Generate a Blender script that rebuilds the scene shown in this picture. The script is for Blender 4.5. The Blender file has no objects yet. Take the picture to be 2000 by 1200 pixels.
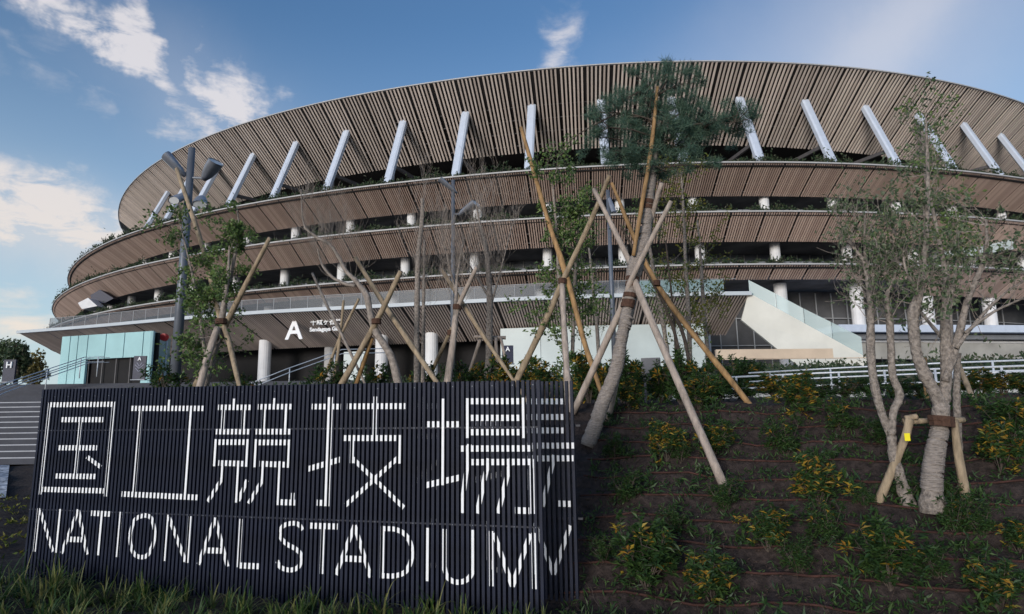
import bpy, math, random
from math import sin, cos, tan, atan2, asin, radians as R, pi, sqrt
from mathutils import Vector as V, Matrix

random.seed(7)
scene = bpy.context.scene
COL = scene.collection
EYE = 1.78                      # eye height above the low ground in front of the sign
# ------------------------------------------------------------------ camera
FPX, PITCH, ROLL = 1239.8, 0.1657, -0.0133
cam_d = bpy.data.cameras.new('camera'); cam = bpy.data.objects.new('camera', cam_d); COL.objects.link(cam)
cam_d.sensor_width = 36; cam_d.lens = FPX/2000*36; cam_d.clip_start = .05; cam_d.clip_end = 3000
cam.matrix_world = Matrix.Translation((0, 0, EYE)) @ Matrix.Rotation(pi/2+PITCH, 4, 'X') @ Matrix.Rotation(ROLL, 4, 'Z')
scene.camera = cam

def ray(px, py):
    """direction of a photo pixel from the eye, per metre of depth"""
    X, Y = px-1000, py-600
    c, s = cos(ROLL), sin(ROLL)
    X, Y = X*c+Y*s, -X*s+Y*c
    a, b = X/FPX, -Y/FPX
    c, s = cos(PITCH), sin(PITCH)
    return V((a, c-b*s, s+b*c))
def at(px, py, Y):
    r = ray(px, py); return r*(Y/r.y)
def onz(px, py, z):
    r = ray(px, py); return r*(z/r.z)

# ------------------------------------------------------------------ view, world, sun
vs = scene.view_settings
vs.view_transform = 'Standard'; vs.look = 'None'; vs.gamma = 1; vs.use_curve_mapping = False
vs.exposure = 0.98
SUN_EL, SUN_AZ = R(9), R(-152)         # azimuth measured from +Y towards +X
world = bpy.data.worlds.new('World'); scene.world = world; world.use_nodes = True
nt = world.node_tree; nt.nodes.clear()
def N(t, **k):
    n = nt.nodes.new(t)
    for a, b in k.items(): setattr(n, a, b)
    return n
def L(a, b): nt.links.new(a, b)
def M(op, a, b=None, c=None, clamp=False):
    n = N('ShaderNodeMath', operation=op); n.use_clamp = clamp
    for i, x in enumerate((a, b, c)):
        if x is None: continue
        if isinstance(x, (int, float)): n.inputs[i].default_value = x
        else: L(x, n.inputs[i])
    return n.outputs[0]
sky = N('ShaderNodeTexSky', sky_type='NISHITA'); sky.sun_disc = False
sky.sun_elevation = SUN_EL; sky.sun_rotation = SUN_AZ
sky.air_density = 1.3; sky.dust_density = 1.6; sky.ozone_density = 3.0
tc = N('ShaderNodeTexCoord'); sp = N('ShaderNodeSeparateXYZ'); L(tc.outputs['Generated'], sp.inputs[0])
AZ = M('MULTIPLY', M('ARCTAN2', sp.outputs[0], sp.outputs[1]), 180/pi)
EL = M('MULTIPLY', M('ARCSINE', sp.outputs[2]), 180/pi)
# warped copy of azimuth / elevation so that cloud borders fray
def noise(scale, detail, rough, vec=None, dist=0.0):
    n = N('ShaderNodeTexNoise'); n.inputs['Scale'].default_value = scale; n.inputs['Detail'].default_value = detail
    n.inputs['Roughness'].default_value = rough; n.inputs['Distortion'].default_value = dist
    L(vec if vec is not None else tc.outputs['Generated'], n.inputs['Vector']); return n
wn = noise(5.0, 6, .6)
ws = N('ShaderNodeSeparateColor'); L(wn.outputs['Color'], ws.inputs[0])
AZw = M('ADD', AZ, M('MULTIPLY', M('SUBTRACT', ws.outputs[0], .5), 17))
ELw = M('ADD', EL, M('MULTIPLY', M('SUBTRACT', ws.outputs[1], .5), 11))
def azel(px, py):
    d = ray(px, py).normalized(); return math.degrees(atan2(d.x, d.y)), math.degrees(asin(d.z))
def blob(px, py, ra, re, rot, amp):
    """soft patch of cloud: half sizes in degrees, rot anticlockwise"""
    a0, e0 = azel(px, py)
    ce = cos(R(e0))
    da = M('MULTIPLY', M('SUBTRACT', AZw, a0), ce); de = M('SUBTRACT', ELw, e0)
    c, s = cos(R(rot)), sin(R(rot))
    x = M('ADD', M('MULTIPLY', da, c/ra), M('MULTIPLY', de, s/ra))
    y = M('ADD', M('MULTIPLY', da, -s/re), M('MULTIPLY', de, c/re))
    r2 = M('ADD', M('MULTIPLY', x, x), M('MULTIPLY', y, y))
    return M('MULTIPLY', M('EXPONENT', M('MULTIPLY', r2, -1.0)), amp)
blobs = [(150, 45, 6, 1.1, -22, .62), (285, 60, 4.4, 1.3, -58, 1.0), (310, 105, 2.2, 1.0, 0, .6), (205, 92, 3, .9, -14, .85), (70, 20, 5, 1.2, -20, .35),
         (425, 130, 5, 1.0, -62, .6), (495, 190, 2.6, 2.0, 35, 1.0), (445, 222, 3.8, 1.6, 22, 1.05), (345, 160, 3, 1.2, -30, .32),
         (1130, 85, 2.0, 4.0, 15, .7), (1770, 70, 3, 9, -28, .18),
         (80, 425, 8, 1.9, -10, 1.1), (190, 450, 4.5, 1.3, -18, .55), (115, 378, 3.2, 1.3, 8, .55), (20, 400, 4, 2.4, 0, .45),
         (50, 610, 7, 2.6, -6, .8), (0, 312, 3, 1, 0, .4), (0, 165, 1.5, 2.2, 0, .4), (150, 190, 1.8, 1.8, -30, .35), (250, 190, 6, .7, -25, .22), (60, 115, 5, .6, -20, .25)]
m = None
for b in blobs:
    o = blob(*b); m = o if m is None else M('ADD', m, o)
# thin cloud over the rest of the sky so that it goes on outside the frame
mp = N('ShaderNodeMapping'); mp.inputs['Scale'].default_value = (1, 1, 2.6); L(tc.outputs['Generated'], mp.inputs[0])
gen = noise(2.1, 7, .62, mp.outputs[0], .6)
behind = M('SUBTRACT', 0.1, sp.outputs[1], clamp=True)
m = M('ADD', m, M('MULTIPLY', M('MULTIPLY', M('SUBTRACT', gen.outputs[0], .5, clamp=True), 5), M('ADD', M('MULTIPLY', behind, 2), .03)))
fine = noise(13, 9, .62, mp.outputs[0], .35)
fr = M('ADD', M('MULTIPLY', M('SUBTRACT', fine.outputs[0], .5), 3.4), .86)
m = M('MULTIPLY', m, fr)
m = M('SMOOTHSTEP', m, 0.0, 1.0) if False else m
mr = N('ShaderNodeMapRange', interpolation_type='SMOOTHSTEP'); L(m, mr.inputs[0]); mr.inputs[1].default_value = .10; mr.inputs[2].default_value = 1.25
cloud = mr.outputs[0]
# cloud colour: warm low down, near white above
warm = M('MULTIPLY', M('SUBTRACT', 26.0, EL), 1/22, clamp=True)
cc = N('ShaderNodeMix', data_type='RGBA'); L(warm, cc.inputs[0])
cc.inputs[6].default_value = (4.25, 4.05, 4.1, 1); cc.inputs[7].default_value = (4.7, 4.0, 3.35, 1)
# sky tint and a paler band of thin haze low down
tint = N('ShaderNodeMix', data_type='RGBA', blend_type='MULTIPLY'); tint.inputs[0].default_value = 1
L(sky.outputs[0], tint.inputs[6]); tint.inputs[7].default_value = (.70, .83, 1.02, 1)
hz = M('POWER', M('MULTIPLY', M('SUBTRACT', 34.0, EL), 1/34, clamp=True), 1.6)
hm = N('ShaderNodeMix', data_type='RGBA'); L(M('MULTIPLY', hz, .55), hm.inputs[0])
L(tint.outputs[2], hm.inputs[6]); hm.inputs[7].default_value = (4.6, 5.6, 6.4, 1)
def veil(px, py, ra, re, rot, amp):
    """smooth high haze without cloud texture"""
    global AZw, ELw
    k_ = AZw, ELw; AZw, ELw = M('ADD', AZ, M('MULTIPLY', M('SUBTRACT', AZw, AZ), .5)), M('ADD', EL, M('MULTIPLY', M('SUBTRACT', ELw, EL), .5)); o = blob(px, py, ra, re, rot, amp); AZw, ELw = k_; return o
vl = M('ADD', M('ADD', veil(1720, 70, 15, 9, 20, .34), veil(1740, 60, 2.6, 11, -32, .20)), M('ADD', veil(120, 450, 11, 3, -8, .42), veil(400, 190, 8, 4, -30, .16)))
mx = N('ShaderNodeMix', data_type='RGBA'); L(M('MAXIMUM', M('MULTIPLY', cloud, .82), vl, clamp=True), mx.inputs[0]); L(hm.outputs[2], mx.inputs[6]); L(cc.outputs[2], mx.inputs[7])
bg = N('ShaderNodeBackground'); bg.inputs[1].default_value = 0.10; L(mx.outputs[2], bg.inputs[0])
wo = N('ShaderNodeOutputWorld'); L(bg.outputs[0], wo.inputs[0])

sun_d = bpy.data.lights.new('sun', 'SUN'); sun = bpy.data.objects.new('sun', sun_d); COL.objects.link(sun)
sun_d.energy = 1.3; sun_d.angle = R(20); sun_d.color = (1, .955, .92)
sd = V((sin(SUN_AZ)*cos(SUN_EL), cos(SUN_AZ)*cos(SUN_EL), sin(SUN_EL)))
sun.rotation_euler = sd.to_track_quat('Z', 'Y').to_euler()

# ------------------------------------------------------------------ materials
def mat(name, col, rough=.7, var=.15, scale=8, bump=0., metal=0., col2=None, spec=.3, stretch=None, detail=5):
    m = bpy.data.materials.new(name); m.use_nodes = True
    t = m.node_tree; b = t.nodes['Principled BSDF']
    b.inputs['Roughness'].default_value = rough; b.inputs['Metallic'].default_value = metal
    b.inputs['Specular IOR Level'].default_value = spec
    tc = t.nodes.new('ShaderNodeTexCoord'); n = t.nodes.new('ShaderNodeTexNoise')
    n.inputs['Scale'].default_value = scale; n.inputs['Detail'].default_value = detail; n.inputs['Roughness'].default_value = .6
    src = tc.outputs['Object']
    if stretch:
        mp = t.nodes.new('ShaderNodeMapping'); mp.inputs['Scale'].default_value = stretch
        t.links.new(src, mp.inputs[0]); src = mp.outputs[0]
    t.links.new(src, n.inputs['Vector'])
    r = t.nodes.new('ShaderNodeValToRGB'); t.links.new(n.outputs[0], r.inputs[0])
    c2 = col2 or tuple(c*(1+var) for c in col); c1 = tuple(c*(1-var) for c in col)
    r.color_ramp.elements[0].position = .32; r.color_ramp.elements[1].position = .68
    r.color_ramp.elements[0].color = (*c1, 1); r.color_ramp.elements[1].color = (*c2, 1)
    t.links.new(r.outputs[0], b.inputs['Base Color'])
    if bump:
        bp = t.nodes.new('ShaderNodeBump'); bp.inputs['Strength'].default_value = bump; bp.inputs['Distance'].default_value = .035
        t.links.new(n.outputs[0], bp.inputs['Height']); t.links.new(bp.outputs[0], b.inputs['Normal'])
    return m
def slatmat(name, lo, hi):
    """timber louvre: tone changes from slat to slat and a little along each"""
    m = mat(name, lo, .75, .12, 1.2)
    t = m.node_tree; b = t.nodes['Principled BSDF']
    g = t.nodes.new('ShaderNodeNewGeometry'); r = t.nodes.new('ShaderNodeValToRGB')
    r.color_ramp.elements[0].color = (*lo, 1); r.color_ramp.elements[1].color = (*hi, 1)
    t.links.new(g.outputs['Random Per Island'], r.inputs[0])
    mxn = t.nodes.new('ShaderNodeMix'); mxn.data_type = 'RGBA'; mxn.blend_type = 'MIX'; mxn.inputs[0].default_value = .8
    old = b.inputs['Base Color'].links[0].from_socket
    t.links.new(old, mxn.inputs[6]); t.links.new(r.outputs[0], mxn.inputs[7]); oi = t.nodes.new('ShaderNodeObjectInfo'); mr = t.nodes.new('ShaderNodeMapRange'); mr.inputs[3].default_value = .86; mr.inputs[4].default_value = 1.12
    t.links.new(oi.outputs['Random'], mr.inputs[0]); ml = t.nodes.new('ShaderNodeMix'); ml.data_type = 'RGBA'; ml.blend_type = 'MULTIPLY'; ml.inputs[0].default_value = 1
    t.links.new(mxn.outputs[2], ml.inputs[6]); t.links.new(mr.outputs[0], ml.inputs[7]); t.links.new(ml.outputs[2], b.inputs['Base Color'])
    return m
def leafmat(name, cols, trans=.3):
    m = bpy.data.materials.new(name); m.use_nodes = True; t = m.node_tree; t.nodes.clear()
    g = t.nodes.new('ShaderNodeNewGeometry'); r = t.nodes.new('ShaderNodeValToRGB')
    el = r.color_ramp.elements
    while len(el) < len(cols): el.new(.5)
    for i, c in enumerate(cols): el[i].position = i/(len(cols)-1); el[i].color = (*c, 1)
    t.links.new(g.outputs['Random Per Island'], r.inputs[0])
    p = t.nodes.new('ShaderNodeBsdfPrincipled'); p.inputs['Roughness'].default_value = .5; p.inputs['Specular IOR Level'].default_value = .35
    tr = t.nodes.new('ShaderNodeBsdfTranslucent'); mx = t.nodes.new('ShaderNodeMixShader'); mx.inputs[0].default_value = trans
    t.links.new(r.outputs[0], p.inputs['Base Color']); t.links.new(r.outputs[0], tr.inputs[0])
    t.links.new(p.outputs[0], mx.inputs[1]); t.links.new(tr.outputs[0], mx.inputs[2])
    o = t.nodes.new('ShaderNodeOutputMaterial'); t.links.new(mx.outputs[0], o.inputs[0])
    return m
def glassmat(name, col, alpha, rough=.05):
    m = bpy.data.materials.new(name); m.use_nodes = True; t = m.node_tree; t.nodes.clear()
    p = t.nodes.new('ShaderNodeBsdfPrincipled'); p.inputs['Base Color'].default_value = (*col, 1); p.inputs['Roughness'].default_value = rough
    tr = t.nodes.new('ShaderNodeBsdfTransparent'); tr.inputs[0].default_value = (*[min(1, .72+c*.5) for c in col], 1)
    mx = t.nodes.new('ShaderNodeMixShader'); mx.inputs[0].default_value = alpha
    t.links.new(tr.outputs[0], mx.inputs[1]); t.links.new(p.outputs[0], mx.inputs[2])
    o = t.nodes.new('ShaderNodeOutputMaterial'); t.links.new(mx.outputs[0], o.inputs[0]); return m

WOOD1 = slatmat('roof_timber', (.46, .385, .345), (.69, .595, .54))
WOOD2 = slatmat('eave_timber', (.38, .275, .235), (.57, .435, .375))
WOOD5 = slatmat('canopy_timber', (.42, .345, .31), (.58, .485, .435))
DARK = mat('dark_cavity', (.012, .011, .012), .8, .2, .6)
STEELD = mat('dark_steel', (.10, .095, .10), .6, .15, 2)
FASC = mat('pale_fascia', (.40, .395, .40), .5, .1, .7)
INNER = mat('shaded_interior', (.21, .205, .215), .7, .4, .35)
ROOFM = mat('roof_sheet', (.30, .30, .31), .5, .1, .4)
WHITE = mat('white_paint', (.50, .555, .66), .55, .06, 1.5)
COLW = mat('column_white', (.66, .66, .68), .6, .08, 1.2)
CONC = mat('concrete', (.34, .335, .34), .8, .15, 2.5, .2)
GREYC = mat('grey_cladding', (.16, .165, .18), .6, .12, .8)
CREAM = mat('cream_wall', (.58, .57, .52), .7, .08, .5)
BEIGE = mat('beige_wall', (.55, .44, .34), .8, .1, .7)
PALE = mat('pale_wall', (.44, .50, .51), .4, .08, .35)
GLZ = mat('dark_glazing', (.10, .115, .14), .25, .5, .35, spec=.4)
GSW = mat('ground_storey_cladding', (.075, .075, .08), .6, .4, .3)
MULL = mat('mullion', (.30, .31, .33), .5, .1, 2)
CYAN = mat('aqua_glass_cladding', (.32, .52, .54), .25, .12, .25, spec=.6)
BALG = glassmat('balustrade_glass', (.22, .24, .27), .24, .35)
AQG = glassmat('aqua_balustrade', (.32, .44, .46), .5, .25)
INK = mat('sign_slat_paint', (.009, .0125, .028), .55, .25, 3, .1, spec=.2)
INK2 = mat('sign_rail_paint', (.012, .014, .026), .5, .2, 3)
PAINT = mat('white_letter_paint', (.80, .81, .84), .6, .04, 12)
SOIL = mat('soil', (.034, .025, .023), .95, .6, 14, 1.0, detail=15)
PAVE = mat('paving', (.42, .42, .42), .85, .12, 1.5, .2)
TREAD = mat('stair_stone', (.055, .058, .072), .8, .15, 2, .2)
NOSE = mat('stair_nosing', (.36, .37, .41), .7, .08, 3)
NET = mat('pale_groundsheet', (.16, .19, .24), .8, .5, 6, .6, col2=(.62, .66, .74))
BURLAP = mat('burlap_wrap', (.30, .26, .235), .95, .36, 14, 1.0, stretch=(1, 1, 6), detail=12)
STRAP = mat('brown_strap', (.075, .04, .028), .95, .3, 30, .4)
BARK = mat('grey_bark', (.25, .215, .19), .95, .4, 14, .7)
BARKP = mat('pale_bark', (.25, .215, .19), .95, .5, 26, 1.0, detail=12)
BARKD = mat('dark_bark', (.075, .06, .05), .95, .4, 14, .6)
LOG = mat('peeled_log', (.29, .225, .155), .85, .35, 14, .7, stretch=(1, 1, .25), detail=8)
LOGP = mat('pale_log', (.35, .29, .25), .85, .3, 14, .7, stretch=(1, 1, .25), detail=8)
BAMB = mat('orange_timber_pole', (.29, .175, .08), .7, .4, 12, .5, stretch=(1, 1, .3))
ROD = mat('rusty_edging', (.05, .022, .018), .9, .45, 8, .5)
POLEM = mat('lamp_steel', (.135, .15, .18), .45, .12, 3, metal=.3)
HEADM = mat('lamp_head_steel', (.26, .28, .33), .35, .2, 4, metal=.4)
LENS = mat('lamp_lens', (.55, .57, .60), .15, .1, 6, spec=.8)
RAILM = mat('rail_steel', (.58, .61, .66), .35, .08, 4, metal=.15)
NAVY = mat('navy_board', (.018, .022, .05), .5, .2, 5)
REDM = mat('red_plastic', (.45, .03, .03), .4, .1, 5)
TAGY = mat('yellow_tag', (.85, .72, .03), .5, .03, 5)
BOXM = mat('utility_box_paint', (.085, .09, .11), .5, .12, 3)
CURB = mat('kerb_stone', (.30, .36, .44), .8, .2, 9, .3)
LEAFG = leafmat('shrub_leaf_green', [(.018, .042, .014), (.032, .075, .02), (.06, .11, .028), (.03, .065, .034)])
LEAFY = leafmat('shrub_leaf_yellow', [(.22, .17, .025), (.42, .29, .04), (.36, .17, .03), (.12, .15, .03)])
LEAFT = leafmat('tree_leaf', [(.055, .105, .035), (.10, .17, .05), (.16, .23, .065), (.07, .12, .05)])
LEAFO = leafmat('grey_green_leaf', [(.06, .10, .045), (.10, .15, .07), (.17, .20, .12), (.07, .11, .065)])
LEAFL = leafmat('lime_leaf', [(.08, .12, .02), (.14, .17, .03), (.20, .17, .03), (.07, .10, .02)])
NEED = leafmat('pine_needle', [(.045, .095, .075), (.07, .14, .105), (.13, .19, .125), (.055, .115, .08)], .3)
PLANTD = leafmat('planter_leaf', [(.02, .042, .022), (.04, .07, .032), (.07, .10, .045), (.09, .085, .06)])
BLADE = leafmat('strap_leaf', [(.02, .05, .016), (.04, .09, .022), (.08, .14, .03), (.26, .25, .09), (.03, .07, .025)])
DRYT = leafmat('dry_twig_leaf', [(.10, .075, .06), (.14, .10, .08), (.08, .06, .05)])

# ------------------------------------------------------------------ object helpers
def link(name, data, parent=None, label=None, cat=None, group=None, kind=None):
    o = bpy.data.objects.new(name, data); COL.objects.link(o)
    if parent is not None: o.parent = parent
    if label: o['label'] = label
    if cat: o['category'] = cat
    if group: o['group'] = group
    if kind: o['kind'] = kind
    return o
def thing(name, label, cat, loc=(0, 0, 0), group=None):
    o = link(name, None, None, label, cat, group); o.location = loc; o.empty_display_size = .2; return o
class MB:
    """collects faces; origin is subtracted so that parts sit in their thing's frame"""
    def __init__(s, o=(0, 0, 0)): s.v = []; s.f = []; s.m = []; s.o = V(o); s.mi = 0
    def add(s, vs, fs):
        k = len(s.v); s.v += [tuple(V(p)-s.o) for p in vs]
        s.f += [tuple(k+i for i in f) for f in fs]; s.m += [s.mi]*len(fs)
    def poly(s, pts): s.add(pts, [tuple(range(len(pts)))])
    def hexa(s, a, b):
        """a, b: two quads joined into a closed box"""
        s.add(list(a)+list(b), [(3, 2, 1, 0), (4, 5, 6, 7), (0, 1, 5, 4), (1, 2, 6, 5), (2, 3, 7, 6), (3, 0, 4, 7)])
    def box(s, c, sx, sy, sz, ax=V((1, 0, 0)), ay=V((0, 1, 0)), az=V((0, 0, 1))):
        c = V(c); X, Y, Z = ax*sx/2, ay*sy/2, az*sz/2
        s.hexa([c-X-Y-Z, c+X-Y-Z, c+X+Y-Z, c-X+Y-Z], [c-X-Y+Z, c+X-Y+Z, c+X+Y+Z, c-X+Y+Z])
    def bar(s, p, q, w, h, up=V((0, 0, 1))):
        p, q = V(p), V(q); d = (q-p).normalized(); x = d.cross(up)
        if x.length < 1e-4: x = V((1, 0, 0))
        x.normalize(); y = x.cross(d); X, Y = x*w/2, y*h/2
        s.hexa([p-X-Y, p+X-Y, p+X+Y, p-X+Y], [q-X-Y, q+X-Y, q+X+Y, q-X+Y])
    def tube(s, pts, rs, n=7, cap=True, wob=0.):
        pts = [V(p) for p in pts]
        if isinstance(rs, (int, float)): rs = [rs]*len(pts)
        d0 = (pts[1]-pts[0]).normalized(); x = d0.cross(V((0, .3, 1)));
        if x.length < 1e-3: x = d0.cross(V((1, 0, 0)))
        x.normalize(); vs = []
        for i, p in enumerate(pts):
            d = (pts[min(i+1, len(pts)-1)]-pts[max(i-1, 0)]).normalized()
            x = (x-d*x.dot(d)).normalized(); y = d.cross(x)
            for j in range(n):
                a = 2*pi*j/n; r = rs[i]*(1+random.uniform(-wob, wob)); vs.append(p+(x*cos(a)+y*sin(a))*r)
        fs = [(i*n+j, i*n+(j+1) % n, (i+1)*n+(j+1) % n, (i+1)*n+j) for i in range(len(pts)-1) for j in range(n)]
        if cap: fs += [tuple(range(n-1, -1, -1)), tuple((len(pts)-1)*n+j for j in range(n))]
        s.add(vs, fs)
    def leaf(s, p, d, ln, wd, up=None):
        up = up or V((random.gauss(0, 1), random.gauss(0, 1), random.gauss(0, 1)))
        x = d.cross(up)
        if x.length < 1e-4: return
        x.normalize(); z = x.cross(d)*(.12*ln); mdl = p+d*(ln*.45)
        s.add([p, mdl+x*wd/2+z, p+d*ln, mdl-x*wd/2+z], [(0, 1, 2), (0, 2, 3)])
    def mesh(s, name, mats, smooth=False):
        me = bpy.data.meshes.new(name); me.from_pydata(s.v, [], s.f)
        for x in (mats if isinstance(mats, (list, tuple)) else [mats]): me.materials.append(x)
        if any(s.m): me.polygons.foreach_set('material_index', s.m)
        if smooth: me.polygons.foreach_set('use_smooth', [True]*len(s.f))
        me.update(); return me
    def build(s, name, mats, parent=None, smooth=False, **k):
        return link(name, s.mesh(name, mats, smooth), parent, **k)
def rv(s=1.): return V((random.uniform(-s, s), random.uniform(-s, s), random.uniform(-s, s)))
def rdir():
    while True:
        v = rv()
        if .1 < v.length < 1: return v.normalized()

# ------------------------------------------------------------------ terrain
ANG = R(15.7); SU = V((cos(ANG), -sin(ANG), 0)); SN = V((sin(ANG), cos(ANG), 0))
P0 = at(45, 1110, 7.6); P0 = V((P0.x, P0.y, 0)); W0 = P0.dot(SN)
def interp(x, tb):
    if x <= tb[0][0]: return tb[0][1]
    for (a, u), (b, v) in zip(tb, tb[1:]):
        if x <= b: return u+(v-u)*(x-a)/(b-a)
    return tb[-1][1]
PR = [(6.2, -1.80), (6.3, -1.76), (9.5, .09), (20, .35), (30, 1.1), (40, 2.1), (46, 2.32), (2000, 2.32)]
PL = [(7, -1.78), (9, -1.70), (14, -1.62), (18, -1.25), (18.6, -1.25), (22.2, .42), (36, .42), (36.5, .42), (44, 1.9), (47, 2.32), (2000, 2.32)]
STEP = .32; SKEW = .055
def hnoise(x, y): return .014*sin(1.7*x+.6*y)+.022*sin(3.1*x-2.3*y+1)+.012*sin(7*x+5*y)+.008*sin(13*x-9*y)
def ground(x, y):
    w = x*SN.x+y*SN.y
    w += SKEW*min(max((x-P0.x)*SU.x+(y-P0.y)*SU.y-6.1, 0), 9)
    r = interp(w, PR)
    if 6.3 < w < 9.6:       # little terraces held by the edging rods
        k = (w-6.3)/STEP; fq = k-math.floor(k); slope = (1.85/3.2)*STEP
        r = r-slope*(fq-.5)*.5*(1 if w < 9.5 else .3)
    l = interp(y, PL)
    a = x/max(y, .5); t = min(1, max(0, (a+.69)/.06)); t = t*t*(3-2*t)
    z = l+(r-l)*t
    return z+hnoise(x, y)*(1 if 5.5 < w < 40 else .4)
def hit(px, py, y0=3.0):
    r = ray(px, py); y = y0
    while y < 60:
        p = r*(y/r.y)
        if p.z <= ground(p.x, p.y): return p
        y += .01
    return r*(12/r.y)
def down(p, q):
    """carry the line p->q on until it enters the ground"""
    p, q = V(p), V(q); d = (q-p).normalized(); t = 0
    while t < 12:
        x = q+d*t
        if x.z < ground(x.x, x.y)-.04: return x
        t += .05
    return q
us = [-400, -200, -100, -60, -40, -30, -24]+[-20+i*1.0 for i in range(14)]+[-6+i*.12 for i in range(150)]+[12+i*.8 for i in range(20)]+[29, 35, 45, 60, 100, 200, 400]
ws_ = [-200, -60, -20, -8, -3, -1, 0, 1, 2, 3, 3.6, 4.2, 4.8, 5.3, 5.6]+[5.75+i*.045 for i in range(88)]+[9.7+i*.25 for i in range(40)]+[20+i for i in range(30)]+[55, 70, 100, 200, 400, 900]
gm = MB(); W = len(us)
pts = []
for w in ws_:
    for u_ in us:
        p = P0*1.0+SU*u_; p = V((p.x, p.y, 0))+SN*(w-W0)
        pts.append(V((p.x, p.y, ground(p.x, p.y))))
gm.add(pts, [(j*W+i, j*W+i+1, (j+1)*W+i+1, (j+1)*W+i) for j in range(len(ws_)-1) for i in range(W-1)])
gm.build('ground', SOIL, smooth=True, kind='structure')
# plaza paving behind the bed
pz = MB(); pz.add([(-120, 49, 2.36), (90, 45, 2.36), (200, 90, 2.36), (160, 300, 2.36), (-160, 300, 2.36), (-120, 60, 2.36)], [(0, 1, 2, 3, 4, 5)])
pz.build('plaza_paving', PAVE, kind='structure')
# edge wall of the plaza that shows as a grey band
pe = MB(); pe.box((-25, 48.6, 1.9), 80, .5, .98); pe.build('plaza_kerb', CONC, kind='structure')
# level path with the handrails
pth = MB(); a = at(1500, 792, 15.5)
pth.add([(3.6, 16.2, .40), (34, 11.5, .40), (34, 13.6, .40), (3.6, 18.2, .40), (3.6, 16.2, .2), (34, 11.5, .2)], [(0, 1, 2, 3), (4, 5, 1, 0)])
pth.build('garden_path', PAVE, kind='structure')
# kerb in the low corner
kb = MB(); kb.box((-5.2, 4.25, -1.62), 2.6, .5, .16, SU, SN); kb.build('kerb', CURB, kind='structure')
# edging rods on the bed
k = 0
for i in range(1, 11):
    w = 6.3+STEP*(i-1)+.045
    t = thing('edging_rod', '', 'edging', group='rusty edging rods pinned along the planted slope')
    u0, u1 = 6.1-.25*i*0, 15
    for s in range(3):
        mb = MB(); pp = []
        ua = u0+s*3.2+random.uniform(-.2, .2) if s else u0; ub = ua+3.3 if s < 2 else u0+11
        n = 16
        for j in range(n+1):
            uu = ua+(ub-ua)*j/n; p = P0+SU*uu; p = V((p.x, p.y, 0))+SN*(w-W0-SKEW*min(max(uu-6.1, 0), 9)+.008*sin(uu*2+i))
            p.z = max(ground(p.x, p.y), ground(p.x+.02, p.y+.05))+.006; p.z += .006*sin(uu*3.7+i*2)-.004; pp.append(p)
        mb.tube(pp, .012, 5); mb.build('rod', ROD, t, smooth=True)
    nm = ['lowest', 'second lowest', 'third', 'fourth', 'fifth', 'sixth', 'seventh', 'eighth', 'ninth', 'topmost'][i-1]
    t['label'] = nm+' rusty edging rod up from the foot of the planted soil slope'

exec_order = []
# ------------------------------------------------------------------ stadium
CX, CY, PHI, EN, EA, EB = 23.18, 199.81, -.2497, 2.127, 116.6, 132.08
RING = {1: (0, 40), 2: (6.69, 24.90), 3: (8.4, 19.15), 4: (9.5, 13.61)}
def rp(k, t, s=0., z=None):
    """point of ring k at parameter t (radians), s metres inwards"""
    d, H = RING[k]
    def P(tt):
        c, s_ = cos(tt), sin(tt)
        x = (EA+d)*math.copysign(abs(c)**(2/EN), c); y = (EB+d)*math.copysign(abs(s_)**(2/EN), s_)
        return V((CX+x*cos(PHI)-y*sin(PHI), CY+x*sin(PHI)+y*cos(PHI), H))
    p = P(t); q = P(t+.002); T = (q-p).normalized(); n = V((-T.y, T.x, 0))
    r = p+n*s
    if z is not None: r.z = z
    return r, n, T
# arc length table on ring 2
TT = [R(-180)+R(180)*i/3600 for i in range(3601)]
LT = [0.]; pr = rp(2, TT[0])[0]
for t in TT[1:]:
    p = rp(2, t)[0]; LT.append(LT[-1]+(p-pr).length); pr = p
def t_of(Lq):
    lo, hi = 0, 3600
    while hi-lo > 1:
        m_ = (lo+hi)//2
        if LT[m_] < Lq: lo = m_
        else: hi = m_
    return TT[lo]+(TT[hi]-TT[lo])*(Lq-LT[lo])/(LT[hi]-LT[lo])
PAN = 3.31; LJ = 198.34
st = thing('stadium', 'vast oval stadium ringed by stacked timber-slatted eaves and white slanting struts', 'stadium', (0, 60, 2.36))
SO = V((0, 60, 2.36))
def smb(): return MB(SO)
def sweep(k, prof, t0, t1, n, name, m, parent, closed=True, kind=None, smooth=False):
    """prof: list of (s, z) swept along ring k"""
    mb = smb(); P = []
    for i in range(n+1):
        t = t0+(t1-t0)*i/n
        for s, z in prof: P.append(rp(k, t, s, z)[0])
    c = len(prof); fs = []
    for i in range(n):
        for j in range(c if closed else c-1):
            j2 = (j+1) % c; fs.append((i*c+j, (i+1)*c+j, (i+1)*c+j2, i*c+j2))
    mb.add(P, fs); return mb.build(name, m, parent, kind=kind, smooth=smooth)
TL, TR = t_of(LJ-PAN*28), t_of(LJ+PAN*42)
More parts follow.
